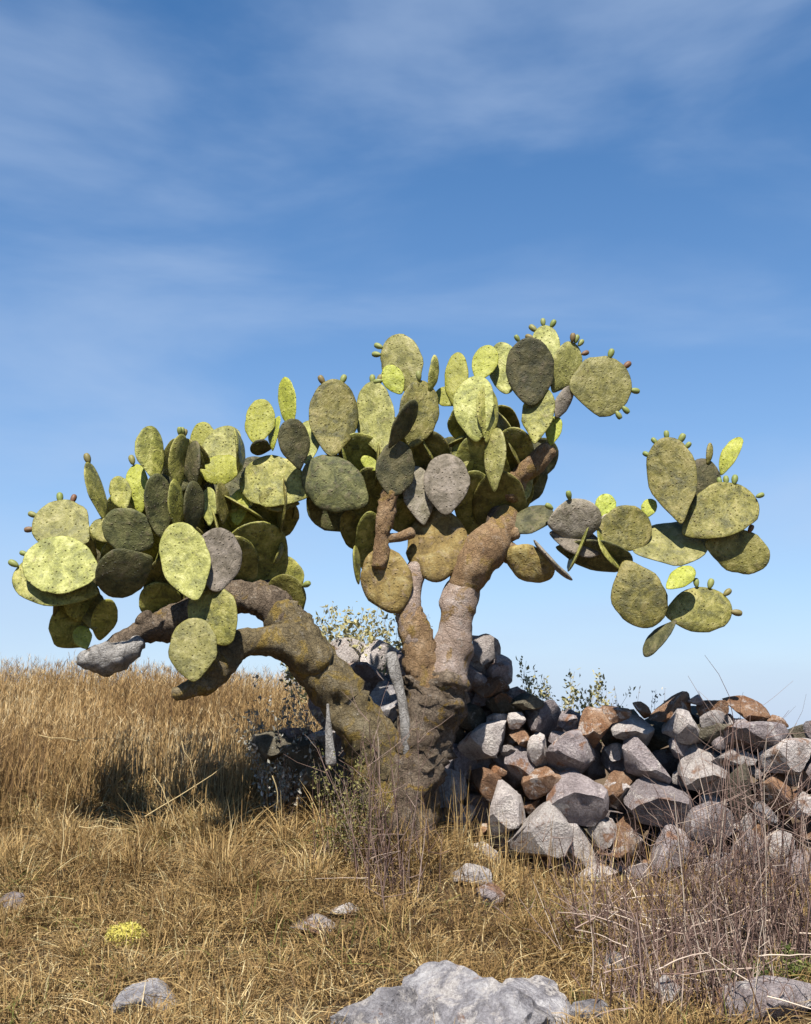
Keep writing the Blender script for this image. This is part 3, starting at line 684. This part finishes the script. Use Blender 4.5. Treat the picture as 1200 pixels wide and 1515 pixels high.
for (px, py, w, h) in [(735, 1140, 24, 22), (752, 1112, 22, 20), (826, 1092, 26, 22), (784, 1190, 24, 26), (830, 1210, 24, 20), (845, 1282, 34, 26), (776, 1262, 30, 24), (912, 1112, 30, 24), (928, 1150, 24, 26), (940, 1206, 26, 22), (1008, 1150, 26, 26), (1014, 1192, 28, 24), (1088, 1142, 26, 20), (1120, 1138, 34, 26), (950, 1050, 30, 22), (1030, 1036, 24, 18), (1076, 1066, 22, 20), (1150, 1070, 30, 22), (705, 1230, 32, 28), (690, 1205, 28, 26), (742, 1246, 34, 28), (735, 1066, 30, 24), (765, 1066, 28, 24), (840, 1068, 26, 26), (1172, 1150, 30, 26), (1100, 1216, 34, 30), (950, 1272, 36, 28), (1040, 1268, 34, 28)]:
    put_stone(px, py, w, h, rs.uniform(-30, 30), rs.choice('gprpr'), float(wall_Y(px)) + rs.uniform(-.02, .06))
# the stones behind the face, seen in the gaps
def wall_top(px): return np.interp(px, [480, 560, 640, 720, 760, 800, 860, 960, 1100, 1200, 1400], [985, 980, 1000, 1000, 1030, 1050, 1065, 1060, 1062, 1085, 1100])
px = 500
while px < 1400:
    py = float(wall_top(px)) + rs.uniform(12, 26)
    while py < 1330:
        put_stone(px + rs.uniform(-12, 12), py, rs.uniform(52, 74), rs.uniform(46, 62), rs.uniform(-20, 20), rs.choice('gggrd'), float(wall_Y(px)) + rs.uniform(0.24, 0.34), rs.uniform(0.26, 0.36))
        py += rs.uniform(42, 50)
    px += rs.uniform(48, 58)

def loose_rock(name, px, py, w, h, kd, label, cat='rock', seed=0, depth=1.0, sink=0.35, rot=0, group=None, sub=4, rough=0.035):
    """px, py: where it meets the ground in front; w px wide, h px of it in view"""
    p = hit(px, py); Y = p.y; k = mpp(Y)
    W, H, D = w * k, h * k / 0.93, w * k * depth
    c = Vector((p.x, p.y + D * 0.42, 0)); c.z = gz(c.x, c.y) + H * (0.5 - sink)
    M = Matrix.Translation(c) @ Matrix.Rotation(RAD(rot), 4, 'Z') @ Matrix.Diagonal((W, D, H, 1))
    return tag(obj(name, rock_mesh(name, 900 + seed, ROCKM[kd], sub=sub, cuts=12, rough=rough, lo=.5, hi=.9), None, M), label, cat, group)
loose_rock('boulder', 700, 1590, 250, 150, 's', 'broad pale grey slab of bedrock breaking through the straw', seed=1, depth=1.0, sink=.42, rot=8, sub=5, rough=.06)
loose_rock('boulder', 560, 1560, 150, 96, 's', 'smaller pale boulder at the edge of the broad grey slab', seed=2, sink=.42, rot=-12, rough=.06)
loose_rock('boulder', 795, 1528, 120, 76, 's', 'whitish lump of rock leaning on the broad grey slab', seed=3, sink=.42, rot=20, rough=.06)
loose_rock('rock', 460, 1392, 66, 28, 'p', 'flat whitish stone lying alone in the matted straw', seed=4, sink=.3)
loose_rock('rock', 508, 1362, 44, 24, 'p', 'small pale stone half buried behind the flat whitish stone', seed=5)
loose_rock('rock', 205, 1516, 100, 52, 's', 'blue grey stone sunk in the straw below the yellow cushion', seed=6, sink=.3)
loose_rock('rock', 8, 1362, 48, 32, 'g', 'small mauve grey stone at the foot of the dry tussocks', seed=7, sink=.2)
loose_rock('rock', 1150, 1528, 160, 60, 'g', 'long mauve grey stone lying under the dead brush', seed=8, sink=.2, depth=.7)
loose_rock('rock', 918, 1452, 50, 36, 's', 'bluish stone among the lowest twigs of the dead brush', seed=9, sink=.2)
loose_rock('rock', 995, 1508, 44, 60, 'p', 'upright cream stone between the stalks of the dead brush', seed=10, sink=.15)
loose_rock('rock', 880, 1520, 70, 36, 's', 'low pale stone beside the patch of green weeds', seed=11, sink=.25)
loose_rock('rock', 728, 1345, 44, 34, 'g', 'small grey stone fallen in front of the wall', seed=12, sink=.2)
loose_rock('rock', 700, 1318, 60, 32, 'p', 'pinkish white stone fallen near the cactus trunk', seed=13, sink=.2)

# ---------------------------------------------------------------- grass
rng = np.random.default_rng(7)
def blades(root, h, lean_dir, lean, curl, width, tint, K=4, wave=0.0):
    """ribbons: root (n,3), height, azimuth of the lean, lean as a share of the height"""
    n = len(root); t = np.linspace(0, 1, K)
    dx, dy = np.cos(lean_dir), np.sin(lean_dir)
    f = t[None, :] ** curl[:, None]
    hor = f * (lean * h)[:, None]
    ver = h[:, None] * (t[None, :] * np.sqrt(np.clip(1 - np.minimum(lean, 0.97) ** 2 * t[None, :].T.ravel()[None, :] ** 1.0, 0.02, 1))) if False else h[:, None] * (t[None, :] - 0.5 * np.clip(lean, 0, 1.6)[:, None] * t[None, :] ** 2 * 0.9)
    C = np.stack([root[:, 0, None] + dx[:, None] * hor, root[:, 1, None] + dy[:, None] * hor, root[:, 2, None] + ver], -1)
    if wave: C += rng.normal(0, wave, C.shape) * t[None, :, None]
    a = rng.uniform(0, np.pi, n)
    side = np.stack([np.cos(a), np.sin(a), rng.uniform(-.3, .3, n)], -1)
    ww = width[:, None] * np.clip(1.0 - t[None, :] ** 2 * 0.85, 0.1, 1) * 0.5
    A = C - side[:, None, :] * ww[..., None]; B = C + side[:, None, :] * ww[..., None]
    V = np.stack([A, B], 2).reshape(-1, 3)
    base = (np.arange(n) * K * 2)[:, None]; k = np.arange(K - 1)[None, :] * 2
    i0 = base + k
    Fq = np.stack([i0, i0 + 1, i0 + 3, i0 + 2], -1).reshape(-1, 4)
    return V, Fq, np.repeat(tint, K * 2), C
def join(parts):
    V, F, T, o = [], [], [], 0
    for v, f, t in parts: V.append(v); F.append(f + o); T.append(t); o += len(v)
    return np.vstack(V), np.vstack(F), np.concatenate(T)
def scatter(n, x0, x1, y0, y1, keep=None):
    x, y = rng.uniform(x0, x1, n), rng.uniform(y0, y1, n)
    if keep is not None:
        m = keep(x, y); x, y = x[m], y[m]
    return x, y
def nz(x, y, s, o=0.0):
    """cheap smooth noise 0..1"""
    return 0.5 + 0.25 * (np.sin(x * s + 1.7 * np.sin(y * s * 0.7 + o) + o) + np.sin(y * s * 1.13 + 1.9 * np.sin(x * s * 0.6 - o) + 2.1 * o))
def not_rock(x, y):
    m = np.ones_like(x, bool)
    for o in bpy.data.objects:
        if o.name.startswith(('boulder', 'rock')) and o.type == 'MESH':
            mw = o.matrix_basis; c = mw.translation; W, D = mw.col[0].length, mw.col[1].length
            m &= ((x - c.x) / (W * 0.50)) ** 2 + ((y - c.y) / (D * 0.50)) ** 2 > 1
    return m
def wall_front(x):                                     # distance of the wall's front face at x
    return np.interp(x, [-0.9, 0.2, 1.0, 1.8, 2.6, 5], [7.7, 7.35, 7.2, 7.0, 6.9, 6.8])
def in_view(x, y): return np.abs(x) < y * 0.42 + 0.5

def grass_object(name, parts, mat, label):
    V, Fq, T = join(parts)
    o = obj(name, mesh_np(name, V, Fq, smooth=False, tint=T, mat=mat))
    return tag(o, label, 'grass', None, 'stuff')

# tall golden grass up the hill behind the cactus
parts = []
x, y = scatter(60000, -7, 1.6, 7.6, 14.0, lambda x, y: in_view(x, y) & (x < np.interp(y, [7.6, 8.3, 9, 14], [-0.55, -0.5, 0.6, 1.6])) & (rng.uniform(0, 1, len(x)) < 0.35 + 0.65 * nz(x, y, 2.3, 1.0)))
cl = nz(x, y, 5.1, 0.4)
h = (0.26 + 0.20 * nz(x, y, 1.7, 2.0) + 0.12 * cl) * rng.uniform(0.55, 1.2, len(x))
tint = np.clip(0.44 + 0.6 * (nz(x, y, 1.9, 3.0) - 0.5) + rng.normal(0, 0.24, len(x)), 0, 1)
root = np.stack([x, y, ground_z(x, y) - 0.01], -1)
v, f, t, C = blades(root, h, rng.normal(0.3, 1.6, len(x)), np.abs(rng.normal(0.22, 0.2, len(x))), rng.uniform(1.6, 2.6, len(x)), rng.uniform(0.004, 0.008, len(x)), tint)
parts.append((v, f, t))
sel = rng.uniform(0, 1, len(x)) < 0.30                 # feathery seed heads
for tpos in (0.7, 0.8, 0.9, 1.0):
    q = C[sel][:, -1] * tpos + C[sel][:, -2] * (1 - tpos) if tpos < 1 else C[sel][:, -1]
    for r in range(2):
        m = len(q)
        v, f, t, _ = blades(q, rng.uniform(0.03, 0.07, m), rng.uniform(0, 6.28, m), rng.uniform(0.3, 0.9, m), np.full(m, 1.3), rng.uniform(0.003, 0.006, m), np.clip(tint[sel] + rng.normal(0.1, 0.12, m), 0, 1), K=2)
        parts.append((v, f, t))
grass_object('tall_dry_grass', parts, GRASS_GOLD, 'tall golden dry grass covering the hillside behind the cactus')

# drooping tussocks on the slope in front of it
parts = []
for i in range(330):
    x0, y0 = (rng.uniform(-3.6, 0.25), rng.uniform(5.7, 8.6)) if i < 170 else (rng.uniform(-2.6, 1.3), rng.uniform(4.6, 6.4))
    if abs(x0) > y0 * 0.40 + 0.3: continue
    if not not_rock(np.array([x0]), np.array([y0]))[0]: continue
    n = int(rng.uniform(70, 170)); r = rng.uniform(0.05, 0.16)
    a = rng.uniform(0, 6.28, n); d = r * np.sqrt(rng.uniform(0, 1, n))
    xx, yy = x0 + np.cos(a) * d, y0 + np.sin(a) * d
    hh = rng.uniform(0.16, 0.36) * rng.uniform(0.5, 1.15, n)
    if y0 < 6.4: hh *= 0.6
    tt = np.clip(rng.uniform(0.35, 0.7) + rng.normal(0, 0.16, n), 0, 0.95)
    v, f, t, _ = blades(np.stack([xx, yy, ground_z(xx, yy) - 0.01], -1), hh, a + rng.normal(0, 0.7, n), np.abs(rng.normal(0.75, 0.4, n)), rng.uniform(1.2, 2.0, n), rng.uniform(0.004, 0.007, n), tt, K=5)
    parts.append((v, f, t))
grass_object('grass_tussocks', parts, GRASS_STRAW, 'drooping straw coloured grass tussocks on the slope before the cactus')

# matted straw lying over the ground in front
parts = []
keep = lambda x, y: in_view(x, y) & (y < wall_front(x) - 0.02 + np.where(x < 0.1, 3.0, 0)) & not_rock(x, y)
x, y = scatter(85000, -4, 3.6, 4.3, 8.6, lambda x, y: keep(x, y) & (rng.uniform(0, 1, len(x)) < 0.25 + 1.1 * nz(x, y, 6.5, 2.0)))
z0 = ground_z(x, y)
h = rng.uniform(0.08, 0.26, len(x)) * (0.7 + 0.6 * nz(x, y, 3.3, 5.0))
lie = rng.uniform(0, 1, len(x)) < 0.66
lean = np.where(lie, rng.uniform(0.9, 1.9, len(x)), rng.uniform(0.1, 0.8, len(x)))
tint = np.clip(0.50 + 0.55 * (nz(x, y, 2.1, 4.0) - 0.5) + rng.normal(0, 0.25, len(x)), 0, 0.95)
green = rng.uniform(0, 1, len(x)) < 0.26 * np.clip(nz(x, y, 4.0, 9.0) - .3, 0, 1)
tint[green] = 1.0
root = np.stack([x, y, z0 + rng.uniform(-0.01, 0.035, len(x))], -1)
v, f, t, _ = blades(root, np.where(lie, h * 0.8, h * 0.8), rng.uniform(0, 6.28, len(x)), lean, rng.uniform(0.9, 1.6, len(x)), rng.uniform(0.0035, 0.0075, len(x)), tint, wave=0.008)
parts.append((v, f, t))
x, y = scatter(16000, -4, 3.6, 4.3, 7.6, keep)          # litter lying flat
n = len(x); root = np.stack([x, y, ground_z(x, y) + rng.uniform(0.015, 0.07, n)], -1)
v, f, t, _ = blades(root, rng.uniform(0.02, 0.05, n), rng.uniform(0, 6.28, n), rng.uniform(3, 8, n), np.full(n, 1.0), rng.uniform(0.003, 0.007, n), np.clip(rng.normal(0.6, 0.2, n), 0, .95), wave=0.006)
parts.append((v, f, t))
grass_object('matted_straw', parts, GRASS_STRAW, 'matted short straw covering the ground in front of the wall and cactus')

# upright dry stems round the trunk and along the foot of the wall
parts = []
x, y = scatter(2600, -0.5, 3.2, 6.0, 7.3, lambda x, y: (y < wall_front(x) - 0.05) & (y > wall_front(x) - 0.75) & (rng.uniform(0, 1, len(x)) < np.interp(x, [-.5, .1, .4, 3], [1, 1, .45, .5])))
n = len(x)
v, f, t, _ = blades(np.stack([x, y, ground_z(x, y)], -1), rng.uniform(0.15, 0.55, n), rng.uniform(0, 6.28, n), np.abs(rng.normal(0.2, .2, n)), rng.uniform(1.2, 2.2, n), rng.uniform(0.004, 0.007, n), np.clip(rng.normal(0.5, .2, n), 0, .95), K=5)
parts.append((v, f, t))
grass_object('dry_stem_grass', parts, GRASS_STRAW, 'thin upright dry stems at the foot of the wall and trunk')

# ---------------------------------------------------------------- twigs, shrubs and weeds
def tubes_mesh(name, paths, radii, tints, mat, sides=4):
    V, F, T, o = [], [], [], 0
    for P, r, tn in zip(paths, radii, tints):
        P = np.asarray(P, float); m = len(P)
        Tn = np.gradient(P, axis=0); Tn /= np.linalg.norm(Tn, axis=1)[:, None] + 1e-9
        ref = np.array((0.31, 0.9, 0.27)); U = np.cross(Tn, ref); U /= np.linalg.norm(U, axis=1)[:, None] + 1e-9; Wv = np.cross(Tn, U)
        rr = np.linspace(r, r * 0.45, m)
        a = np.arange(sides) * 2 * np.pi / sides
        ring = P[:, None, :] + rr[:, None, None] * (np.cos(a)[None, :, None] * U[:, None, :] + np.sin(a)[None, :, None] * Wv[:, None, :])
        V.append(ring.reshape(-1, 3)); T.append(np.full(m * sides, tn))
        i = np.arange(m - 1)[:, None] * sides; k = np.arange(sides)[None, :]; k2 = (k + 1) % sides
        F.append((np.stack([i + k, i + k2, i + sides + k2, i + sides + k], -1) + o).reshape(-1, 4)); o += m * sides
    return mesh_np(name, np.vstack(V), np.vstack(F), tint=np.concatenate(T), mat=mat)
def stem_path(p, d, L, m=6, wob=0.05, droop=0.0):
    p = np.array(p, float); d = np.array(d, float); d /= np.linalg.norm(d)
    pts = [p.copy()]
    for i in range(m - 1):
        d = d + rng.normal(0, wob, 3) + np.array((0, 0, -droop)); d /= np.linalg.norm(d)
        p = p + d * L / (m - 1); pts.append(p.copy())
    return np.array(pts)
def dead_bush(px, py, wpx, hpx, nst, label, lean=(0, 0), spread=0.35, cross=8):
    b = hit(px, py); k = mpp(b.y); root = empty('dead_bush', (b.x, b.y, gz(b.x, b.y)), label, 'bush', 'dead brush in front of the wall')
    paths, rad, tn, tp, trr, tt = [], [], [], [], [], []
    for i in range(nst):
        x = b.x + rng.normal(0, 0.30) * wpx * k; y = b.y + rng.normal(0, 0.11)
        L = hpx * k * (0.25 + 0.9 * rng.uniform(0, 1) ** 1.6)
        P = stem_path((x, y, gz(x, y) - 0.01), (lean[0] + rng.normal(0, spread * 0.45), lean[1] + rng.normal(0, spread * 0.4), 1), L, 7, 0.05)
        paths.append(P); rad.append(rng.uniform(0.002, 0.0048)); tn.append(np.clip(rng.normal(0.42, .28), 0, 1))
        for j in range(int(rng.uniform(3, 8))):
            q = P[int(rng.uniform(2, 7))]
            tp.append(stem_path(q, (rng.normal(0, .7), rng.normal(0, .6), rng.uniform(0.1, 1.2)), L * rng.uniform(0.12, 0.35), 4, 0.12))
            trr.append(rng.uniform(0.0012, 0.0024)); tt.append(np.clip(rng.normal(0.45, .22), 0, 1))
    for i in range(cross):
        x = b.x + rng.normal(0, 0.3) * wpx * k; y = b.y + rng.normal(-.05, 0.12)
        a = rng.uniform(-1, 1)
        P = stem_path((x, y, gz(x, y) + rng.uniform(0.02, 0.3)), (rng.choice([-1, 1]), rng.normal(0, .3), rng.uniform(-0.25, 0.6)), wpx * k * rng.uniform(0.4, 0.9), 8, 0.09, 0.02)
        P[:, 2] = np.maximum(P[:, 2], ground_z(P[:, 0], P[:, 1]) + 0.01)
        paths.append(P); rad.append(rng.uniform(0.0025, 0.0045)); tn.append(np.clip(rng.normal(0.75, .15), 0, 1))
    off = np.array(root.location if False else (b.x, b.y, gz(b.x, b.y)))
    M = Matrix.Translation(Vector(off))
    tag(obj('stems', tubes_mesh('stems', [p - off for p in paths], rad, tn, TWIG), root, M), kind='stuff')
    tag(obj('twigs', tubes_mesh('twigs', [p - off for p in tp], trr, tt, TWIG, 3), root, M), kind='stuff')
    return root
dead_bush(1115, 1430, 150, 310, 130, 'tallest stand of upright dead stalks against the wall stones', spread=.25)
dead_bush(1010, 1440, 160, 190, 150, 'thicket of grey dead stalks before the big grey wall stones', lean=(-.1, 0), spread=.5, cross=12)
dead_bush(905, 1400, 130, 150, 90, 'low dead brush with twigs fanning out over the straw', lean=(-.35, 0), spread=.6, cross=10)
dead_bush(1180, 1440, 120, 230, 100, 'tangle of brown curling dead stalks by the rusty end stones', spread=.5)
dead_bush(960, 1500, 120, 140, 90, 'short dead brush growing beside the upright cream stone', spread=.5, cross=8)
dead_bush(1085, 1500, 140, 150, 90, 'dead twigs rising out of the green weeds', spread=.5, cross=6)
dead_bush(580, 1330, 90, 230, 36, 'thin dead stalks standing against the dark cactus trunk', spread=.3, cross=2)

def leaf_quads(P, D, size, tint):
    """small pointed leaves: a folded pair of triangles each, as quads"""
    n = len(P)
    up = rng.normal(0, 1, (n, 3)); s = np.cross(D, up); s /= np.linalg.norm(s, axis=1)[:, None] + 1e-9
    D = D / (np.linalg.norm(D, axis=1)[:, None] + 1e-9)
    a = P; c = P + D * size[:, None]
    m = P + D * size[:, None] * 0.5
    lift = np.cross(s, D) * size[:, None] * 0.1
    V = np.stack([a, m - s * size[:, None] * 0.27 + lift, c, m + s * size[:, None] * 0.27 + lift], 1).reshape(-1, 3)
    F = np.arange(4 * n).reshape(n, 4)
    return V, F, np.repeat(tint, 4)
def leafy_shrub(name, loc, W, H, nst, per, size, mat, label, cat='shrub', stem_r=0.002, spread=0.5, group=None, hmin=0.5):
    loc = Vector(loc); root = empty(name, loc, label, cat, group)
    off = np.array(loc); paths = []; LP, LD, LS, LT = [], [], [], []
    for i in range(nst):
        a = rng.uniform(0, 6.28)
        st = off + np.array((rng.normal(0, .22) * W, rng.normal(0, .16) * W, 0)); st[2] = off[2] - 0.02
        P = stem_path(st, (math.cos(a) * spread * rng.uniform(0, 1), math.sin(a) * spread * rng.uniform(0, 1), 1), H * rng.uniform(hmin, 1.08), 6, 0.10)
        paths.append(P)
        for j in range(per):
            u = rng.uniform(0.25 if hmin < .7 else 0.6, 1) * (len(P) - 1.001); i0 = int(u); q = P[i0] * (1 - u + i0) + P[i0 + 1] * (u - i0)
            LP.append(q + rng.normal(0, size * 0.5, 3)); LD.append(rng.normal(0, 1, 3) + np.array((0, 0, .5))); LS.append(size * rng.uniform(.5, 1.3)); LT.append(np.clip(rng.normal(.5, .25), 0, 1))
    M = Matrix.Translation(loc)
    tag(obj('stems', tubes_mesh('stems', [p - off for p in paths], [stem_r] * nst, np.clip(rng.normal(.5, .2, nst), 0, 1), TWIG), root, M), kind='stuff')
    V, F, T = leaf_quads(np.array(LP), np.array(LD), np.array(LS), np.array(LT))
    tag(obj('foliage', mesh_np('foliage', V - off, F, smooth=False, tint=T, mat=mat), root, M), kind='stuff')
    return root
def shrub_at(name, px, py, Y, wpx, hpx, *a, **k):
    p = at(px, py, Y); g = gz(p.x, p.y); top = p.z + 0
    return leafy_shrub(name, (p.x, p.y, g), wpx * mpp(Y), max(0.1, p.z - g) + hpx * mpp(Y), *a, **k)
shrub_at('shrub', 525, 985, 8.6, 140, 80, 70, 46, 0.045, LEAF_PALE, 'pale yellow flowering shrub behind the stones between the trunks', hmin=.84, spread=.3)
shrub_at('shrub', 425, 1075, 7.5, 64, 86, 34, 44, 0.034, LEAF_GREY, 'silvery grey shrub under the arching cactus trunk')
shrub_at('shrub', 515, 1180, 6.75, 90, 90, 40, 34, 0.022, LEAF_OLIVE, 'olive weedy shrub at the foot of the leaning trunk', spread=.35)
shrub_at('shrub', 548, 1250, 6.6, 80, 110, 22, 22, 0.018, LEAF_OLIVE, 'sparse olive weeds before the dark trunk', spread=.3)
shrub_at('weed', 790, 1035, 8.0, 46, 48, 22, 60, 0.04, LEAF_PALE, 'taller yellow weed showing above the wall beside the trunk', 'weed', hmin=.84, spread=.3)
shrub_at('weed', 832, 1045, 8.0, 42, 46, 18, 50, 0.036, LEAF_PALE, 'sparser yellowish weed above the rusty wall stones', 'weed', hmin=.84, spread=.3)
shrub_at('weed', 925, 1050, 8.2, 44, 36, 12, 24, 0.026, LEAF_GREY, 'wispy grey weed poking over the wall top', 'weed', hmin=.84, spread=.3)
shrub_at('weed', 500, 930, 9.2, 90, 50, 12, 5, 0.014, LEAF_GREY, 'bare wiry weed stems behind the pale shrub', 'weed')
p = hit(1100, 1470); leafy_shrub('weed', (p.x, p.y, gz(p.x, p.y)), 0.38, 0.16, 50, 22, 0.022, GRASS_GREEN, 'green leafy weeds growing under the dead twigs', 'weed')
p = hit(1185, 1460); leafy_shrub('weed', (p.x, p.y, gz(p.x, p.y)), 0.28, 0.18, 36, 22, 0.022, GRASS_GREEN, 'green leafy weeds under the curling dead stalks', 'weed')
p = hit(850, 1492); leafy_shrub('weed', (p.x, p.y, gz(p.x, p.y)), 0.22, 0.09, 60, 22, 0.016, GRASS_GREEN, 'low green moss-like weeds beside the broad slab', 'weed')
p = hit(950, 1478); leafy_shrub('weed', (p.x, p.y, gz(p.x, p.y)), 0.16, 0.08, 20, 16, 0.016, GRASS_GREEN, 'small green weeds at the root of the short dead brush', 'weed')

# long straw stalks in the dry grass
for (ax, ay, bx2, by2, Y, r, lab) in [
        (222, 1206, 338, 1128, 7.2, .005, 'long pale straw stalk slanting across the shade under the left crown'),
        (270, 1100, 292, 1165, 7.1, .0045, 'thin straw stalk leaning out of the shade above the long slanting stalk'),
        (232, 1150, 270, 1235, 6.8, .005, 'straw stalk crossing below the long slanting stalk'),
        (90, 1290, 100, 1160, 6.5, .005, 'tall straw stalk standing upright in the tussocks far from the trunk'),
        (195, 1392, 262, 1382, 5.9, .005, 'fallen straw stalk lying level beside the yellow cushion'),
        (262, 1382, 305, 1432, 5.85, .005, 'fallen straw stalk slanting down from the level one by the yellow cushion'),
        (120, 1222, 190, 1228, 6.6, .004, 'short level straw stalk beside the tall upright stalk'),
        (405, 1150, 412, 1215, 6.7, .005, 'grey upright stalk in front of the dark mossy stones'),
        (60, 1090, 150, 1094, 7.6, .004, 'thin level straw stalk at the edge of the tall grass')]:
    A, B = at(ax, ay, Y), at(bx2, by2, Y + .05)
    c = np.array(A); P = np.array([A.lerp(B, t) for t in np.linspace(-.05, 1, 6)]) + rng.normal(0, .006, (6, 3))
    tag(obj('dry_stalk', tubes_mesh('dry_stalk', [P - c], [r * .8], [0.85], GRASS_STRAW, 5), None, Matrix.Translation(A)), lab, 'stalk', 'straw stalks')

# dead grey stump between the trunks
P = [(579, 968, 6.92, 8), (586, 1000, 6.90, 9), (595, 1035, 6.88, 7), (599, 1068, 6.86, 7), (602, 1105, 6.88, 7), (608, 1140, 6.93, 6)]
me, M = limb_mesh('dead_branch', P, BARK_BLEACHED, 0.15, 50)
tag(obj('dead_branch', me, None, M), 'bleached dead branch standing upright between the two cactus trunks', 'branch')
# small spike of dead wood by the leaning trunk
me, M = limb_mesh('dead_branch', [(490, 1130, 6.7, 8), (487, 1090, 6.72, 6), (485, 1042, 6.74, 2)], BARK_BLEACHED, 0.15, 51)
tag(obj('dead_branch', me, None, M), 'short pointed grey stick at the foot of the leaning trunk', 'branch')

# yellow cushion in the straw
def cushion(px, py, wpx):
    p = hit(px, py); W = wpx * mpp(p.y)
    ym = tint_material('yellow_cushion', [(0, (0.24, 0.20, 0.03)), (0.6, (0.47, 0.41, 0.09)), (1, (0.62, 0.56, 0.20))])
    me = rock_mesh('mound', 33, ym, sub=4, cuts=0, rough=0.10)
    a = me.attributes.new('tint', 'FLOAT', 'POINT'); a.data.foreach_set('value', np.random.default_rng(1).uniform(0, .6, len(me.vertices)).astype(np.float32))
    c = Vector((p.x, p.y + W * .3, 0)); c.z = gz(c.x, c.y) + W * .18
    root = empty('yellow_cushion_plant', c, 'bright yellow lumpy cushion lying in the dry straw', 'plant')
    sc = np.array((W * .92, W * .8, W * .62))
    obj('mound', me, root, Matrix.Translation(c) @ Matrix.Diagonal((*sc, 1)))
    V = np.array([v.co[:] for v in me.vertices]) * sc; Nn = V / np.linalg.norm(V, axis=1)[:, None]
    idx = rng.integers(0, len(V), 1500)
    lv, lf, lt = leaf_quads(V[idx] * 0.97 + rng.normal(0, .002, (1500, 3)), Nn[idx] + rng.normal(0, .6, (1500, 3)), rng.uniform(0.008, 0.018, 1500), rng.uniform(0.2, 1, 1500))
    tag(obj('foliage', mesh_np('foliage', lv, lf, smooth=False, tint=lt, mat=ym), root, Matrix.Translation(c)), kind='stuff')
cushion(181, 1408, 60)
